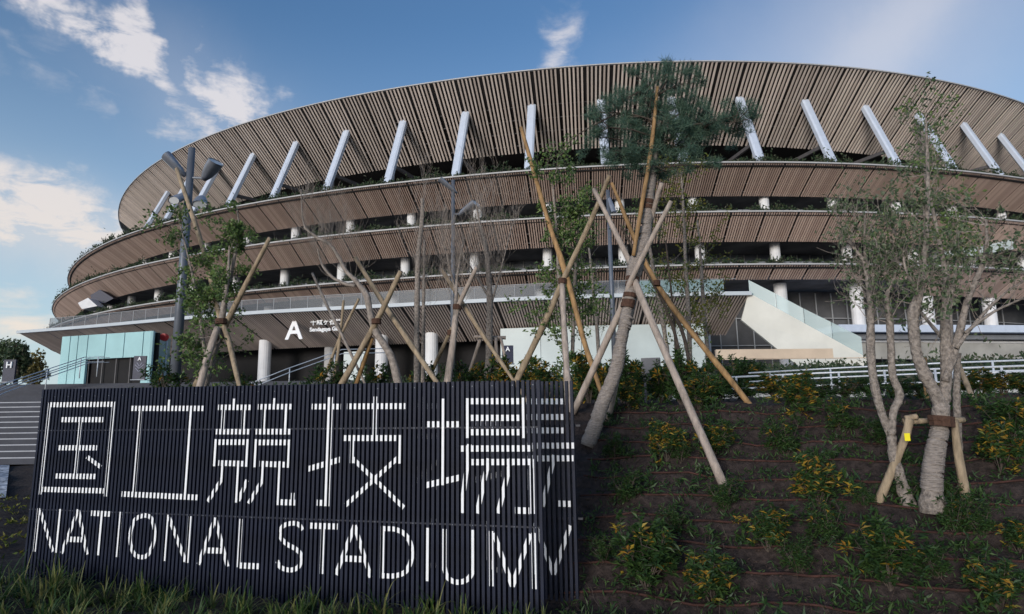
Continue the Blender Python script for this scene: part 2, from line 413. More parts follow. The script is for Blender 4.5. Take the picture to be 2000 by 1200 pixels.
def eave(k, S, Hd, sw, sd, npan, wood, i0, i1, fasc=.14, shape=None, name='eave'):
    H = RING[k][1]
    e = sweep(k, [(0, H), (0, H-fasc), (.22, H-fasc), (.22, H)], TL, TR, 240, name, FASC, st)
    for i in range(i0, i1):
        ta, tb = t_of(LJ+PAN*i), t_of(LJ+PAN*(i+1))
        s1, h1 = (S, Hd) if shape is None else shape(i)
        mb = smb(); pit = 1/(npan+(.35 if k == 1 else .6))
        for j in range(npan):
            f = (j+(.68 if k == 1 else .8))*pit; t = ta+(tb-ta)*f
            a, n, T = rp(k, t, .1, H-fasc*.9); b = a+n*(s1-.1)-V((0, 0, h1-fasc*.9))
            dn = (b-a).normalized(); dep = T.cross(dn).normalized()*sd
            if dep.z > 0: dep = -dep
            ww = T*(sw/2)
            mb.hexa([a-ww, a+ww, a+ww-dep, a-ww-dep], [b-ww, b+ww, b+ww-dep, b-ww-dep])
        mb.build('slat_panel', wood, e, kind='stuff')
    return e
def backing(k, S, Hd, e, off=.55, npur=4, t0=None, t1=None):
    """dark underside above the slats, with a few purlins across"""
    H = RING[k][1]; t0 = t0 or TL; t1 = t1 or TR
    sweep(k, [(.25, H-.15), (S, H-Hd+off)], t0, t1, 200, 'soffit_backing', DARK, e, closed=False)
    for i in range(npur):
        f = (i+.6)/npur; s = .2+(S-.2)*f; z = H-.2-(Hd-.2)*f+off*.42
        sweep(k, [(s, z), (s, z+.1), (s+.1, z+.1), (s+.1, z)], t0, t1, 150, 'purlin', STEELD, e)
# roof
e1 = eave(1, 8.5, 6.7, .215, .15, 6, WOOD1, -26, 38, .12, name='roof_eave')
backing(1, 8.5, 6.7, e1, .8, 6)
sweep(1, [(0, 40.02), (30, 44), (30, 43.5), (.1, 39.9)], R(-360), 0, 240, 'roof_sheet', ROOFM, st, smooth=True)
e2 = eave(2, 3.75, 2.4, .125, .11, 13, WOOD2, -27, 38)
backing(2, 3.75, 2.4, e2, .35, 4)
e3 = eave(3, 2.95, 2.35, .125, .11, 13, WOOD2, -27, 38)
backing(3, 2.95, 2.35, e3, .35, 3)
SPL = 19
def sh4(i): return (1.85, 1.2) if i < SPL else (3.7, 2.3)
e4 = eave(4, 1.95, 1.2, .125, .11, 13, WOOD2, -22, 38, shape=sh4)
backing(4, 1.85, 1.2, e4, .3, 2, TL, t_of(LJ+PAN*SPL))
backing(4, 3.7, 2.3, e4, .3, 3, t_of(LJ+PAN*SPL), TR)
# floors, ceilings, inner walls
for k, S, Hd, nxt in ((2, 3.75, 2.4, 35.5), (3, 2.95, 2.35, 24.9-2.0), (4, 1.85, 1.2, 19.15-1.9)):
    H = RING[k][1]; D = 24 if k == 2 else 11
    sweep(k, [(.24, H-.1), (D, H-.1), (D, H-.4), (.4, H-.4)], TL, TR, 160, 'floor_slab', DARK, st)
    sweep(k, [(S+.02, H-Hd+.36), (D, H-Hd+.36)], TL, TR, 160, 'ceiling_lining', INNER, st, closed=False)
    sweep(k, [(D-.3, H-.1), (D-.3, nxt)], TL, TR, 160, 'inner_glazing', GLZ if k > 2 else INNER, st, closed=False)
    sweep(k, [(.7, H-.12), (.7, H+.32), (1.7, H+.32), (1.7, H-.12)], TL, TR, 160, 'planter_trough', GREYC, st)
sweep(1, [(8.5, 34.1), (30, 35.5)], TL, TR, 160, 'ceiling_lining', DARK, st, closed=False)
sweep(1, [(20, 24.8), (20, 36)], TL, TR, 160, 'inner_wall', DARK, st, closed=False)
# ground storey behind the gate canopy
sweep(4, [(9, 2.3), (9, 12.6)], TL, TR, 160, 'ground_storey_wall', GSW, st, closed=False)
# columns and mullions
COLL = [205.7+8.14*j for j in range(-8, 15)]
def cyl(p, q, r, n=14):
    mb = smb(); mb.tube([p, q], r, n); return mb
for k, nxt, s in ((3, 23.4, 6.4), (4, 17.8, 6.0)):
    H = RING[k][1]
    for l in COLL:
        a = rp(k, t_of(l+1.2), s, H-.1)[0]; b = V((a.x, a.y, nxt)); cyl(a, b, .52).build('column', COLW, st, smooth=False)
for j, l in enumerate(COLL):
    if j < 3: continue
    a = rp(4, t_of(l+.6), 4.4, 2.3)[0]; b = V((a.x, a.y, 12.5)); cyl(a, b, .62, 16).build('column', COLW, st)
for k, nxt, s in ((3, 22.7, 10.6), (4, 17.1, 10.6)):
    H = RING[k][1]
    for i in range(-20, 60):
        p = rp(k, t_of(LJ+1.65*i), s, H+.0)[0]; mb = smb(); mb.bar(p, V((p.x, p.y, nxt)), .09, .12); mb.build('mullion', MULL, st)
for i in range(18, 44):
    p = rp(4, t_of(LJ+1.9*i), 8.8, 2.3)[0]; mb = smb(); mb.bar(p, V((p.x, p.y, 12.4)), .10, .12); mb.build('mullion', MULL, st)
for z in (5.6, 6.7, 9.6): sweep(4, [(8.7, z), (8.7, z+.09), (8.8, z+.09), (8.8, z)], t_of(LJ+PAN*10), TR, 80, 'transom', MULL, st)
# slanting struts with their braces at the roof
def strut(l, lit=True):
    t = t_of(l); a = rp(1, t, -1.3, 24.9)[0]
    b0, n, T = rp(1, t, 0, 40); f = .42
    b = b0+n*(8.5*f+.25)-V((0, 0, 6.7*f-.1))
    a = a - (b-a).normalized()*.2
    mb = smb(); d = (b-a).normalized(); X = T*.50; Y = d.cross(T).normalized()*.36
    prof = [X*1+Y*.6, X*.6+Y, -X*.6+Y, -X+Y*.6, -X-Y*.6, -X*.6-Y, X*.6-Y, X-Y*.6]
    vs = [a+o for o in prof]+[b+o for o in prof]
    mb.add(vs, [(i, (i+1) % 8, 8+(i+1) % 8, 8+i) for i in range(8)]+[tuple(range(7, -1, -1)), tuple(range(8, 16))])
    s = mb.build('strut', WHITE, st)
    mid = a+(b-a)*.42
    foot = rp(2, t, 7.5, 24.85)[0]
    mb = smb(); mb.bar(mid, foot, .55, .55); mb.build('brace', CONC, s)
    mb = smb(); far = rp(1, t, 10.6, 31.2)[0]; mb.bar(mid+V((0, 0, .3)), far, .3, .42); mb.build('tie_beam', STEELD, s)
    mb = smb(); c0 = rp(2, t, 11.5, 24.85)[0]; mb.bar(c0, far, .7, .7); mb.build('inner_post', CONC, s)
for l in [202.6+9.2*j for j in range(-6, 14)]: strut(l)
# planting along the storeys
def planters(k, dens, hgt, seed):
    random.seed(seed); mb = smb(); H = RING[k][1]
    l = LJ-PAN*26
    while l < LJ+PAN*31:
        base = rp(k, t_of(l), random.uniform(.25, 1.3), H+.05)[0]
        sc = random.choice([.6, .8, 1, 1, 1.4])*hgt*(.7+.5*sin(l*.9)+.3*sin(l*2.3))
        for _ in range(int(13*dens)):
            d = (rdir()+V((0, 0, .6))).normalized()
            mb.leaf(base+V((random.gauss(0, .16), random.gauss(0, .16), abs(random.gauss(0, .3))*sc)), d, random.uniform(.22, .46), .14)
        l += .28
    mb.build('planter_greenery', PLANTD, st, kind='stuff')
planters(2, 2.0, 1.15, 11); planters(3, 1.9, 1.1, 12); planters(4, 1.8, 1.0, 13)

# ---- gate canopy (lowest eave) with balustrade
H5 = 9.3
c5 = [onz(x, y, H5) for x, y in [(32, 646), (175, 635), (337, 620), (500, 607), (730, 595), (1015, 580), (1240, 572.5), (1468, 569)]]
def crv(pts, n):
    out = []
    for i in range(len(pts)-1):
        p0, p1, p2, p3 = pts[max(i-1, 0)], pts[i], pts[i+1], pts[min(i+2, len(pts)-1)]
        for j in range(n):
            t = j/n; out.append(.5*((2*p1)+(p2-p0)*t+(2*p0-5*p1+4*p2-p3)*t*t+(3*p1-p0-3*p2+p3)*t**3))
    return out+[pts[-1]]
C5 = crv([V(p) for p in c5], 14)
# least-squares smooth: simple repeated averaging
for _ in range(25):
    C5 = [C5[0]]+[(C5[i-1]+C5[i]*2+C5[i+1])/4 for i in range(1, len(C5)-1)]+[C5[-1]]
L5 = [0.]
for a, b in zip(C5, C5[1:]): L5.append(L5[-1]+(b-a).length)
def c5p(l, s=0., z=None):
    l = min(max(l, 0), L5[-1]-1e-6)
    i = max(j for j in range(len(L5)) if L5[j] <= l); i = min(i, len(C5)-2)
    f = (l-L5[i])/(L5[i+1]-L5[i]); p = C5[i].lerp(C5[i+1], f)
    T0 = (C5[min(i+1, len(C5)-1)]-C5[max(i-1, 0)]).normalized(); T1 = (C5[min(i+2, len(C5)-1)]-C5[i]).normalized(); T = T0.lerp(T1, f).normalized()
    n = V((-T.y, T.x, 0)); r = p+n*s
    if z is not None: r.z = z
    return r, n, T
LL = L5[-1]
S5, D5 = 6.2, 2.75
gate = smb()
def sweep5(prof, l0, l1, n, name, m, parent, closed=True, kind=None):
    mb = smb(); P = []
    for i in range(n+1):
        l = l0+(l1-l0)*i/n
        for s, z in prof: P.append(c5p(l, s, z)[0])
    c = len(prof); fs = []
    for i in range(n):
        for j in range(c if closed else c-1):
            j2 = (j+1) % c; fs.append((i*c+j, (i+1)*c+j, (i+1)*c+j2, i*c+j2))
    if closed: fs += [tuple(range(c-1, -1, -1)), tuple(n*c+j for j in range(c))]
    mb.add(P, fs); return mb.build(name, m, parent, kind=kind)
g5 = sweep5([(0, H5), (0, H5-.3), (.25, H5-.3), (.25, H5)], 0, LL, 90, 'gate_canopy', mat('canopy_fascia', (.46, .50, .54), .5, .06, .5), st)
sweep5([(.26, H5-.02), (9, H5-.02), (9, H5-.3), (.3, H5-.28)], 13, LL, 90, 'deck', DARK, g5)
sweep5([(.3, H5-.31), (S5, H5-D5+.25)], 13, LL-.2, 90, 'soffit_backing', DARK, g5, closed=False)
npn = int(LL/3.9); PW = LL/npn
L0 = min((LL*i/800 for i in range(801)), key=lambda l: abs(atan2(c5p(l, S5)[0].x, c5p(l, S5)[0].y)-atan2(ray(107, 696).x, ray(107, 696).y)))
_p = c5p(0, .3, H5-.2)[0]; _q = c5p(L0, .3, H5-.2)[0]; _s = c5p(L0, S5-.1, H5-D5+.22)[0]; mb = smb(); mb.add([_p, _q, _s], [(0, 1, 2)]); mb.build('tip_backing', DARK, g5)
for i in range(npn):
    mb = smb(); ns = 16
    for j in range(ns):
        l = PW*(i+(j+.9)/(ns+.8)); a, n, T = c5p(l, .1, H5-.24)
        s_end, d_end = S5, D5
        if l < L0: s_end = max(.5, S5*l/L0); d_end = D5*s_end/S5
        b = a+n*s_end-V((0, 0, d_end-.24)); dn = (b-a).normalized(); dep = T.cross(dn).normalized()*.17
        if dep.z > 0: dep = -dep
        ww = T*.062
        mb.hexa([a-ww, a+ww, a+ww-dep, a-ww-dep], [b-ww, b+ww, b+ww-dep, b-ww-dep])
    mb.build('slat_panel', WOOD5, g5, kind='stuff')
# glass balustrade on its edge
bal = sweep5([(.55, H5+1.12), (.55, H5+1.16), (.62, H5+1.16), (.62, H5+1.12)], 4, LL-1, 90, 'balustrade', MULL, st)
nb = int((LL-5)/1.7)
for i in range(nb):
    l = 4+i*1.7; a, n, T = c5p(l, .58, H5+.04); b = c5p(l+1.66, .58, H5+.04)[0]
    mb = smb(); mb.hexa([a, b, b+n*.02, a+n*.02], [x+V((0, 0, 1.06)) for x in (a, b, b+n*.02, a+n*.02)])
    mb.build('glass_pane', BALG if i < nb*.89 else AQG, bal)
    mb = smb(); mb.bar(a-T*.02, a-T*.02+V((0, 0, 1.08)), .04, .05); mb.build('post', MULL, bal)
# ground storey dark wall under the canopy
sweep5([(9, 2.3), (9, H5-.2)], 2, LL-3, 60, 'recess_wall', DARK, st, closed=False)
for px in (516, 623, 745, 843):
    # round columns carrying the canopy
    best = min(range(0, 400), key=lambda i: abs(atan2(c5p(LL*i/400, 5.0)[0].x, c5p(LL*i/400, 5.0)[0].y)-atan2(ray(px, 705).x, ray(px, 705).y)))
    p = c5p(LL*best/400, 5.0 if px != 623 else 7, 2.3)[0]
    cyl(p, V((p.x, p.y, H5-2.0)), .58, 18).build('column', COLW if px != 623 else CONC, st)
# pale wall block under the canopy at the gate
def c5_at(px, s):
    return min((LL*i/800 for i in range(801)), key=lambda l: abs(atan2(c5p(l, s)[0].x, c5p(l, s)[0].y)-atan2(ray(px, 660).x, ray(px, 660).y)))
la, lb = c5_at(978, 4.2), c5_at(1380, 4.2)
nn = 5
for i in range(nn):
    l0, l1 = la+(lb-la)*i/nn+.02, la+(lb-la)*(i+1)/nn-.02
    mb = smb(); a, b = c5p(l0, 4.0, 2.3)[0], c5p(l1, 4.0, 2.3)[0]; n = c5p(l0, 4)[1]
    z = V((0, 0, H5-2.0-2.3)); mb.hexa([a, b, b+n*.25, a+n*.25], [a+z, b+z, b+n*.25+z, a+n*.25+z])
    mb.build('wall_panel', PALE, st)
lq = c5_at(694, 5.4); a, b = c5p(lq-1.1, 5.4, 2.3)[0], c5p(lq+1.1, 5.4, 2.3)[0]; n = c5p(lq, 4)[1]; mb = smb()
mb.hexa([a, b, b+n*.2, a+n*.2], [p+V((0, 0, 3.6)) for p in (a, b, b+n*.2, a+n*.2)]); mb.build('wall_panel', PALE, st)
# letters on the slats
def text(body, size, name, off=0.0):
    c = bpy.data.curves.new(name, 'FONT'); c.body = body; c.size = size; c.extrude = .05; c.offset = off; c.resolution_u = 3
    o = bpy.data.objects.new(name, c); COL.objects.link(o)
    dg = bpy.context.evaluated_depsgraph_get(); me = bpy.data.meshes.new_from_object(o.evaluated_get(dg)); bpy.data.objects.remove(o)
    me.materials.clear(); me.materials.append(PAINT); return me
LETBACK = mat('letter_back', (.1, .1, .1), .6, .1, 3)
def place_text(body, px, py, size, name, off, parent):
    """stand the text in front of the sloping slats, upright, its lower left corner on the ray of the letter"""
    me = text(body, size, name, off)
    l = c5_at(px, 2.5)
    a, n, T = c5p(l, 0, H5-.24); b = a+n*S5-V((0, 0, D5-.24)); fz = -n; up = V((0, 0, 1))
    r = ray(px, py); q = a+n*(S5*.28); t = q.dot(fz)/r.dot(fz); p = r*t
    X = T; Z = fz; Y = Z.cross(X)
    o = link(name, me, parent); m = Matrix((X, Y, Z)).transposed().to_4x4(); m.translation = p-SO; o.matrix_local = m
    return o
place_text('A', 558, 663, 2.5, 'letter', .045, g5)
place_text('千駄ヶ谷門', 606, 635, .62, 'gate_name', .010, g5)
place_text('Sendagaya Gate', 605, 648, .50, 'gate_name', .014, g5)
# mid deck at the open end: parapet, wall, hedge
def ab(px0, py0, px1, py1, Y0, Y1, hpx, thick, name, m, parent, z1=None):
    a, b = at(px0, py0, Y0), at(px1, py1, Y1); ha = at(px0, py0-hpx, Y0)-a; hb = at(px1, py1-hpx, Y1)-b
    ha = V((0, 0, ha.z)); hb = V((0, 0, hb.z)); n = V((b.y-a.y, a.x-b.x, 0)).normalized()*-thick
    mb = smb() if parent is st else MB(); mb.hexa([a, b, b+n, a+n], [a+ha, b+hb, b+n+hb, a+n+ha]); return mb.build(name, m, parent)
ab(1640, 648, 2150, 650, 56, 60, 14, 7.9, 'deck_parapet', WHITE, st)
ab(1640, 662, 2150, 664, 57, 61, 9, 6.4, 'deck_edge', GREYC, st)
ab(1660, 668, 2150, 672, 58, 62, 4, 6.2, 'deck_rail', COLW, st)
ab(1600, 700, 2150, 706, 58, 61, 33, .4, 'rear_wall', mat('shaded_wall', (.30, .29, .27), .8, .2, .5), st)
# stair ramp, cream flank with glass over it
flank = MB(SO)
fa = [(1462, 572, 50), (1690, 697, 46), (1700, 716, 45.8), (1560, 716, 47.5), (1448, 625, 50)]
fp = [at(*q) for q in fa]; back = V((.1, .45, 0))
flank.add(fp+[p+back for p in fp], [(0, 1, 2, 3, 4), (9, 8, 7, 6, 5)]+[(i, 5+i, 5+(i+1) % 5, (i+1) % 5) for i in range(5)])
fl = flank.build('stair_flank', CREAM, st)
tr = MB(SO); q = [at(1468, 575, 50)+back, at(1690, 698, 46)+back]; off = V((1.0, 4.5, 0))
tr.add([q[0], q[1], q[1]+off, q[0]+off], [(0, 1, 2, 3)]); tr.build('stair_slope', CONC, st)
gl = [(1466, 583, 1488, 553), (1520, 611, 1540, 583), (1575, 641, 1590, 615), (1630, 669, 1640, 645), (1690, 700, 1692, 683)]
for g0, g1 in zip(gl, gl[1:]):
    Y0 = 50-4*(g0[0]-1462)/228; Y1 = 50-4*(g1[0]-1462)/228
    a, b = at(g0[0], g0[1], Y0), at(g1[0], g1[1], Y1); hh = V((0, 0, 1.55)); t = V((0, .04, 0))
    a, b = a.lerp(b, .01), b.lerp(a, .01); o = V((0, .2, 0)); a += o; b += o
    mb = MB(SO); mb.hexa([a, b, b+t, a+t], [a+hh, b+hh, b+hh+t, a+hh+t]); mb.build('glass_pane', AQG, fl)
# low beige garden wall
ab(1400, 701, 1628, 699, 41.5, 41, 18, .4, 'garden_wall', BEIGE, None)
o = bpy.data.objects['garden_wall']; o['label'] = 'low beige garden wall in front of the cream stair flank'; o['category'] = 'wall'
mb = MB(); a, b = at(1380, 703, 41.3), at(1700, 699, 40.6); mb.bar(a, b, .15, .05); c_ = mb.build('coping', BEIGE, o)
# upper-storey white balustrade lumps at the open end
for px, py, w in ((1620, 505, 60), (1800, 470, 90)):
    pass
# ceiling lamp lights? white corner element of the far end (angled glazed box)
bx = MB(SO)
def quad3(mb, pp, Y, dy=.4):
    P = [at(x, y, Y if not isinstance(Y, (list, tuple)) else Y[i]) for i, (x, y) in enumerate(pp)]
    n = len(P); B = [p+V((0, dy, 0)) for p in P]
    mb.add(P+B, [tuple(range(n)), tuple(range(2*n-1, n-1, -1))]+[(i, n+i, n+(i+1) % n, (i+1) % n) for i in range(n)])
quad3(bx, [(1838, 470), (1880, 452), (1975, 458), (1985, 486), (1900, 500), (1845, 498)], 66, 2.5); bx.build('corner_glazing', PALE, st)
bx = MB(SO); quad3(bx, [(176, 577), (195, 566), (222, 583), (205, 592), (182, 594)], 86, 2); bx.build('end_glazing', NAVY, st)
bx = MB(SO); quad3(bx, [(152, 592), (172, 582), (190, 598), (160, 604)], 84, 2); bx.build('end_wall', COLW, st)

# glass-clad ticket pavilion under the canopy
pv = thing('glass_pavilion', 'aqua glass-clad pavilion with a wide dark opening under the gate canopy', 'pavilion', at(200, 746, 52))
PO = pv.location.copy()
A0, A1, A2 = at(112, 746, 55), at(292, 746, 52), at(328, 745, 58)
zb, zt = 2.3, 7.1
for p in (A0, A1, A2): p.z = zb
def wallseg(mb, a, b, z0, z1, th=.2):
    n = V((b.y-a.y, a.x-b.x, 0)).normalized()*-th
    lo = [V((p.x, p.y, z0)) for p in (a, b, b+n, a+n)]; mb.hexa(lo, [p+V((0, 0, z1-z0)) for p in lo])
opn = [(.30, .90)]
cuts = [0, .10, .19, .30, .50, .70, .90, 1.0]
for i in range(len(cuts)-1):
    a, b = A0.lerp(A1, cuts[i]+.004), A0.lerp(A1, cuts[i+1]-.004)
    if .29 < cuts[i] < .89:
        mb = MB(PO); wallseg(mb, a, b, 5.0, zt); mb.build('glass_panel', CYAN, pv)
        mb = MB(PO); wallseg(mb, a, b, zb, 2.55); mb.build('sill_panel', CYAN, pv)
    else:
        mb = MB(PO); wallseg(mb, a, b, zb, zt); mb.build('glass_panel', CYAN, pv)
for i in range(3):
    a, b = A1.lerp(A2, i/3+.006), A1.lerp(A2, (i+1)/3-.006); mb = MB(PO); wallseg(mb, a, b, zb, zt); mb.build('glass_panel', CYAN, pv)
nrm = V((A1.y-A0.y, A0.x-A1.x, 0)).normalized()*-1
mb = MB(PO); wallseg(mb, A0+nrm*.5, A1+nrm*.5, zb, zt-.1); mb.build('back_wall', DARK, pv)
for f in (.30, .45, .60, .75, .898):
    p = A0.lerp(A1, f)+nrm*.3; mb = MB(PO); mb.bar(V((p.x, p.y, zb)), V((p.x, p.y, 5.0)), .07, .07); mb.build('door_frame', STEELD, pv)
mb = MB(PO); p = A1.lerp(A2, .8); mb.tube([V((p.x+.3, p.y-.6, zb)), V((p.x+.3, p.y-.6, zt-.4))], .07, 8); mb.build('drainpipe', WHITE, pv)

# ------------------------------------------------------------------ stairs and railings
sf = thing('stone_steps', 'wide grey stone steps with pale nosing lines beside the slatted sign', 'steps', (-18, 18, -1.3))
s0 = V((-18, 18, -1.3))
for i in range(11):
    z = -1.22+.162*(i+1); y = 18+.36*i
    mb = MB(s0); mb.box((-20.5, y+.2+.09, z-.081), 15, .54, .162)
    o = mb.build('step', TREAD, sf)
    mb = MB(s0); mb.box((-20.5, y+.055, z+.004), 14.9, .06, .05); mb.build('nosing', NOSE, o)
mb = MB(s0); mb.box((-21, 29.5, .40), 18, 15.4, .3); mb.build('landing', TREAD, sf)
su = thing('upper_steps', 'upper flight of dark stone steps rising to the glass pavilion', 'steps', (-26, 36, .5))
for i in range(12):
    z = .56+.155*(i+1); y = 36.6+.72*i
    mb = MB((-26, 36, .5)); mb.box((-27.5, y+.5, z-.08), 34, 1.0, .16); mb.build('step', TREAD, su)
ns = MB(); pp = []
for j in range(9):
    for i in range(9):
        y = 13.6+4.4*j/8; x = -26+(26-.775*y)*i/8; pp.append(V((x, y, ground(x, y)+.05+random.uniform(-.03, .03))))
ns.add(pp, [(j*9+i, j*9+i+1, (j+1)*9+i+1, (j+1)*9+i) for j in range(8) for i in range(8)])
ns.build('pale_paving_patch', NET, kind='structure')

def railing(label, tops, drop, Ys, posts, r=.022, foot=.95, group=None, name='handrail', dbl=False):
    """tops: pixel polyline of the upper rail, Ys its depths; drop: gap to the lower rail in metres"""
    P = [at(x, y, Y) for (x, y), Y in zip(tops, Ys)]
    t = thing(name, label, 'handrail', P[0], group)
    mb = MB(P[0]); mb.tube(P, r, 8); mb.build('rail', RAILM, t, smooth=True)
    if drop:
        mb = MB(P[0]); mb.tube([p-V((0, 0, drop)) for p in P], r, 8); mb.build('rail', RAILM, t, smooth=True)
    if dbl:
        for dz in (0, drop):
            mb = MB(P[0]); mb.tube([p+V((.1, .35, -dz-.03)) for p in P], r, 8); mb.build('rail', RAILM, t, smooth=True)
    def onp(f):
        f *= len(P)-1; i = min(int(f), len(P)-2); return P[i].lerp(P[i+1], f-i)
    for f in posts:
        p = onp(f); mb = MB(P[0]); mb.tube([p, p-V((0, 0, foot))], r*1.15, 8); mb.build('post', RAILM, t, smooth=True)
    return t
railing('silver double handrail climbing the steps towards the glass pavilion', [(-60, 777), (0, 752), (165, 698), (204, 697)], .30, [30, 31.5, 40, 40], (.28, .5, .65, .9), .026, 1.25, 'silver handrails of the steps', dbl=True)
railing('silver handrail rising behind the sign towards the white gate wall', [(470, 757), (560, 721), (668, 683), (760, 681)], .28, [36, 38.5, 42, 43], (.1, .35, .62, .8), .03, 1.1, 'silver handrails of the steps')
railing('nearer long silver handrail of the garden path, ending at the planted slope', [(1428, 737), (1600, 729), (1800, 722), (2080, 712)], .30, [16.5, 15.6, 14.6, 13.2], (.02, .2, .4, .55, .7, .86), .024, .85, 'silver path handrails')
railing('higher rear silver handrail of the garden path, behind the first', [(1462, 729), (1640, 719), (1850, 709), (2080, 701)], .26, [19, 18.2, 17, 15.8], (.08, .3, .5, .68, .8), .024, .95, 'silver path handrails')
railing('short silver rail beside the shrub below the rear path handrail', [(1855, 733), (2080, 722)], .22, [15.4, 14.6], (.15, .5, .9), .022, .8, 'silver path handrails')

# ------------------------------------------------------------------ the slatted sign
def uv(x, y):
    r = ray(x, y); base = V((P0.x, P0.y, 0)); t = base.dot(SN)/r.dot(SN); p = r*t; return ((p-base).dot(SU), p.z)
sg = thing('stadium_sign', 'long dark slatted sign with white kanji above NATIONAL STADIUM', 'sign', P0+V((0, 0, -1.78)))
SGO = sg.location.copy(); B0 = V((P0.x, P0.y, 0))
PITCHS, SWD, SDP = .05, .027, .05
ZB = -1.72
def stop(u): return .352-.052*u/6.4
NS = 129
me_s = {}
def slat_mesh(mt, nm):
    mb = MB(); h = 2.19
    mb.box((0, 0, -h/2), SWD, SDP, h, SU, SN); return mb.mesh(nm, mt)
ms = slat_mesh(INK, 'slat'); ms2 = slat_mesh(INK, 'rear_slat')
for i in range(NS):
    u = PITCHS*i+.012
    if u > 6.07: continue
    p = B0+SU*u+SN*(SDP/2)+V((0, 0, stop(u)-SGO.z)); o = link('slat', ms, sg); o.location = V((p.x, p.y, p.z))-V((SGO.x, SGO.y, 0))
RS, RU = .50, .30                       # rear row: distance behind, shift along
_r = ray(1131, 900); _t = (B0.dot(SN)+RS)/_r.dot(SN); NR = int(((_r*_t)-B0).dot(SU)/PITCHS)
for i in range(10, NR):
    u = PITCHS*i+.03
    p = B0+SU*u+SN*(RS+SDP/2)+V((0, 0, stop(u)+.01-SGO.z)); o = link('rear_slat', ms2, sg); o.location = V((p.x, p.y, p.z))-V((SGO.x, SGO.y, 0))
for z in (-.13, -1.02):
    mb = MB(SGO); c = B0+SU*3.2+SN*(SDP+.012); mb.box((c.x-.17, c.y, z), 6.05, .022, .014, SU, SN); mb.build('rail', INK2, sg)
for z in (-.13, -1.02):
    mb = MB(SGO); c = B0+SU*4.55+SN*(RS+SDP+.012); mb.box((c.x, c.y, z), 3.6, .02, .02, SU, SN); mb.build('rail', INK2, sg)
for u in (.6, 2.2, 3.8, 5.2):
    mb = MB(SGO); c = B0+SU*u+SN*(RS*.5); mb.box((c.x, c.y, -.75), .07, .07, 2.0, SU, SN); mb.build('post', INK2, sg)
mb = MB(SGO)
for z in (.26, -.13, -1.02):
    for i in range(0, 121, 4):
        c = B0+SU*(PITCHS*i+.012)+SN*(-.002); mb.box((c.x, c.y, z), .008, .004, .008, SU, SN)
mb.build('bolts', POLEM, sg, kind='stuff')
# strokes traced as lines; h(orizontal), v(ertical), d(iagonal)
KAN = {
 'guo': [((97, 791), (225, 790), 'h'), ((97, 787), (79, 966), 'v'), ((222.5, 786), (206, 970), 'v'), ((83, 956), (203, 959), 'h'), ((120, 820), (202, 820), 'h'),
         ((115, 875), (190, 875), 'h'), ((107, 930), (190, 931), 'h'), ((158.5, 816), (147, 935), 'v'), ((170, 892), (198, 913), 'd')],
 'li': [((254, 798), (399, 798), 'h'), ((272, 793), (265, 970), 'v'), ((378, 793), (359, 974), 'v'), ((329, 781), (328.5, 802), 'v'), ((238, 965), (388, 972), 'h')],
 'jing': [((426, 796), (491, 796), 'h'), ((330/4.286+380, 779), (330/4.286+379.7, 800), 'v'), ((437, 791), (434.5, 849), 'v'), ((479, 791), (472, 849), 'v'), ((422, 843.5), (489, 843.5), 'h'),
         ((420, 864), (487, 864), 'h'), ((422.5, 858), (420.5, 911), 'v'), ((485, 858), (483, 912), 'v'), ((427, 904.5), (476, 906), 'h'), ((436, 900), (434, 941), 'v'), ((434, 935), (406, 980), 'd'),
         ((463.5, 902), (460.5, 982), 'v'), ((466, 978), (483, 938), 'd'),
         ((504, 795), (572, 794.5), 'h'), ((537.5, 778), (537, 800), 'v'), ((513.5, 790), (517, 848), 'v'), ((560, 790), (554, 848), 'v'), ((500, 843.5), (570, 843.5), 'h'),
         ((498, 864.5), (568, 864.5), 'h'), ((500.5, 858), (499.5, 913), 'v'), ((566, 859), (564.5, 914), 'v'), ((507, 906), (557, 908), 'h'), ((515, 901), (513.5, 945), 'v'), ((513, 938), (486, 984), 'd'),
         ((547, 901), (545.5, 987), 'v'), ((544, 981), (577, 982), 'h'), ((572, 963), (572, 987), 'v')],
 'ji': [((609, 794.5), (666, 794.5), 'h'), ((641, 776), (636.5, 989), 'v'), ((645.5, 776), (641.5, 989), 'v'), ((603, 916), (664, 898), 'h'), ((619, 982), (636, 983), 'h'),
        ((678, 794), (792, 793.5), 'h'), ((732.5, 775), (732.5, 862), 'v'), ((670, 856), (774, 856), 'h'), ((688, 850), (688, 905), 'v'), ((779, 850), (779, 906), 'v'),
        ((686, 893), (789, 992), 'd'), ((779, 893), (675, 987), 'd')],
 'chang': [((832, 829), (898, 829), 'h'), ((865, 779), (865, 948), 'v'), ((832, 948), (898, 933), 'h'),
         ((913.5, 778), (913.5, 856), 'v'), ((1023.5, 777), (1024.5, 856), 'v'), ((920, 784), (1018, 784), 'h'), ((920, 816.5), (1018, 816.5), 'h'), ((920, 844.5), (1018, 844.5), 'h'),
         ((900, 876.5), (1041, 876), 'h'), ((921, 903), (1038, 902.5), 'h'), ((1038, 897), (1041, 1004), 'v'), ((917, 868), (901, 1002), 'd'), ((955, 896), (932, 1003), 'd'), ((999, 896), (973, 1003), 'd'),
         ((1006, 997), (1034, 998), 'h')]}
def E2(x, y): return (x/3.226+560, y/3.226+960)
def D2(x, y): return (x/3.333, y/3.333+960)
def ell(pts, n=5):
    """smooth polyline through points -> segments"""
    P = crv([V((x, y, 0)) for x, y in pts], n); return [((a.x, a.y), (b.x, b.y), 'c') for a, b in zip(P, P[1:])]
def v_(a, b): return [(a, b, 'v')]
def h_(a, b): return [(a, b, 'h')]
def d_(a, b): return [(a, b, 'd')]
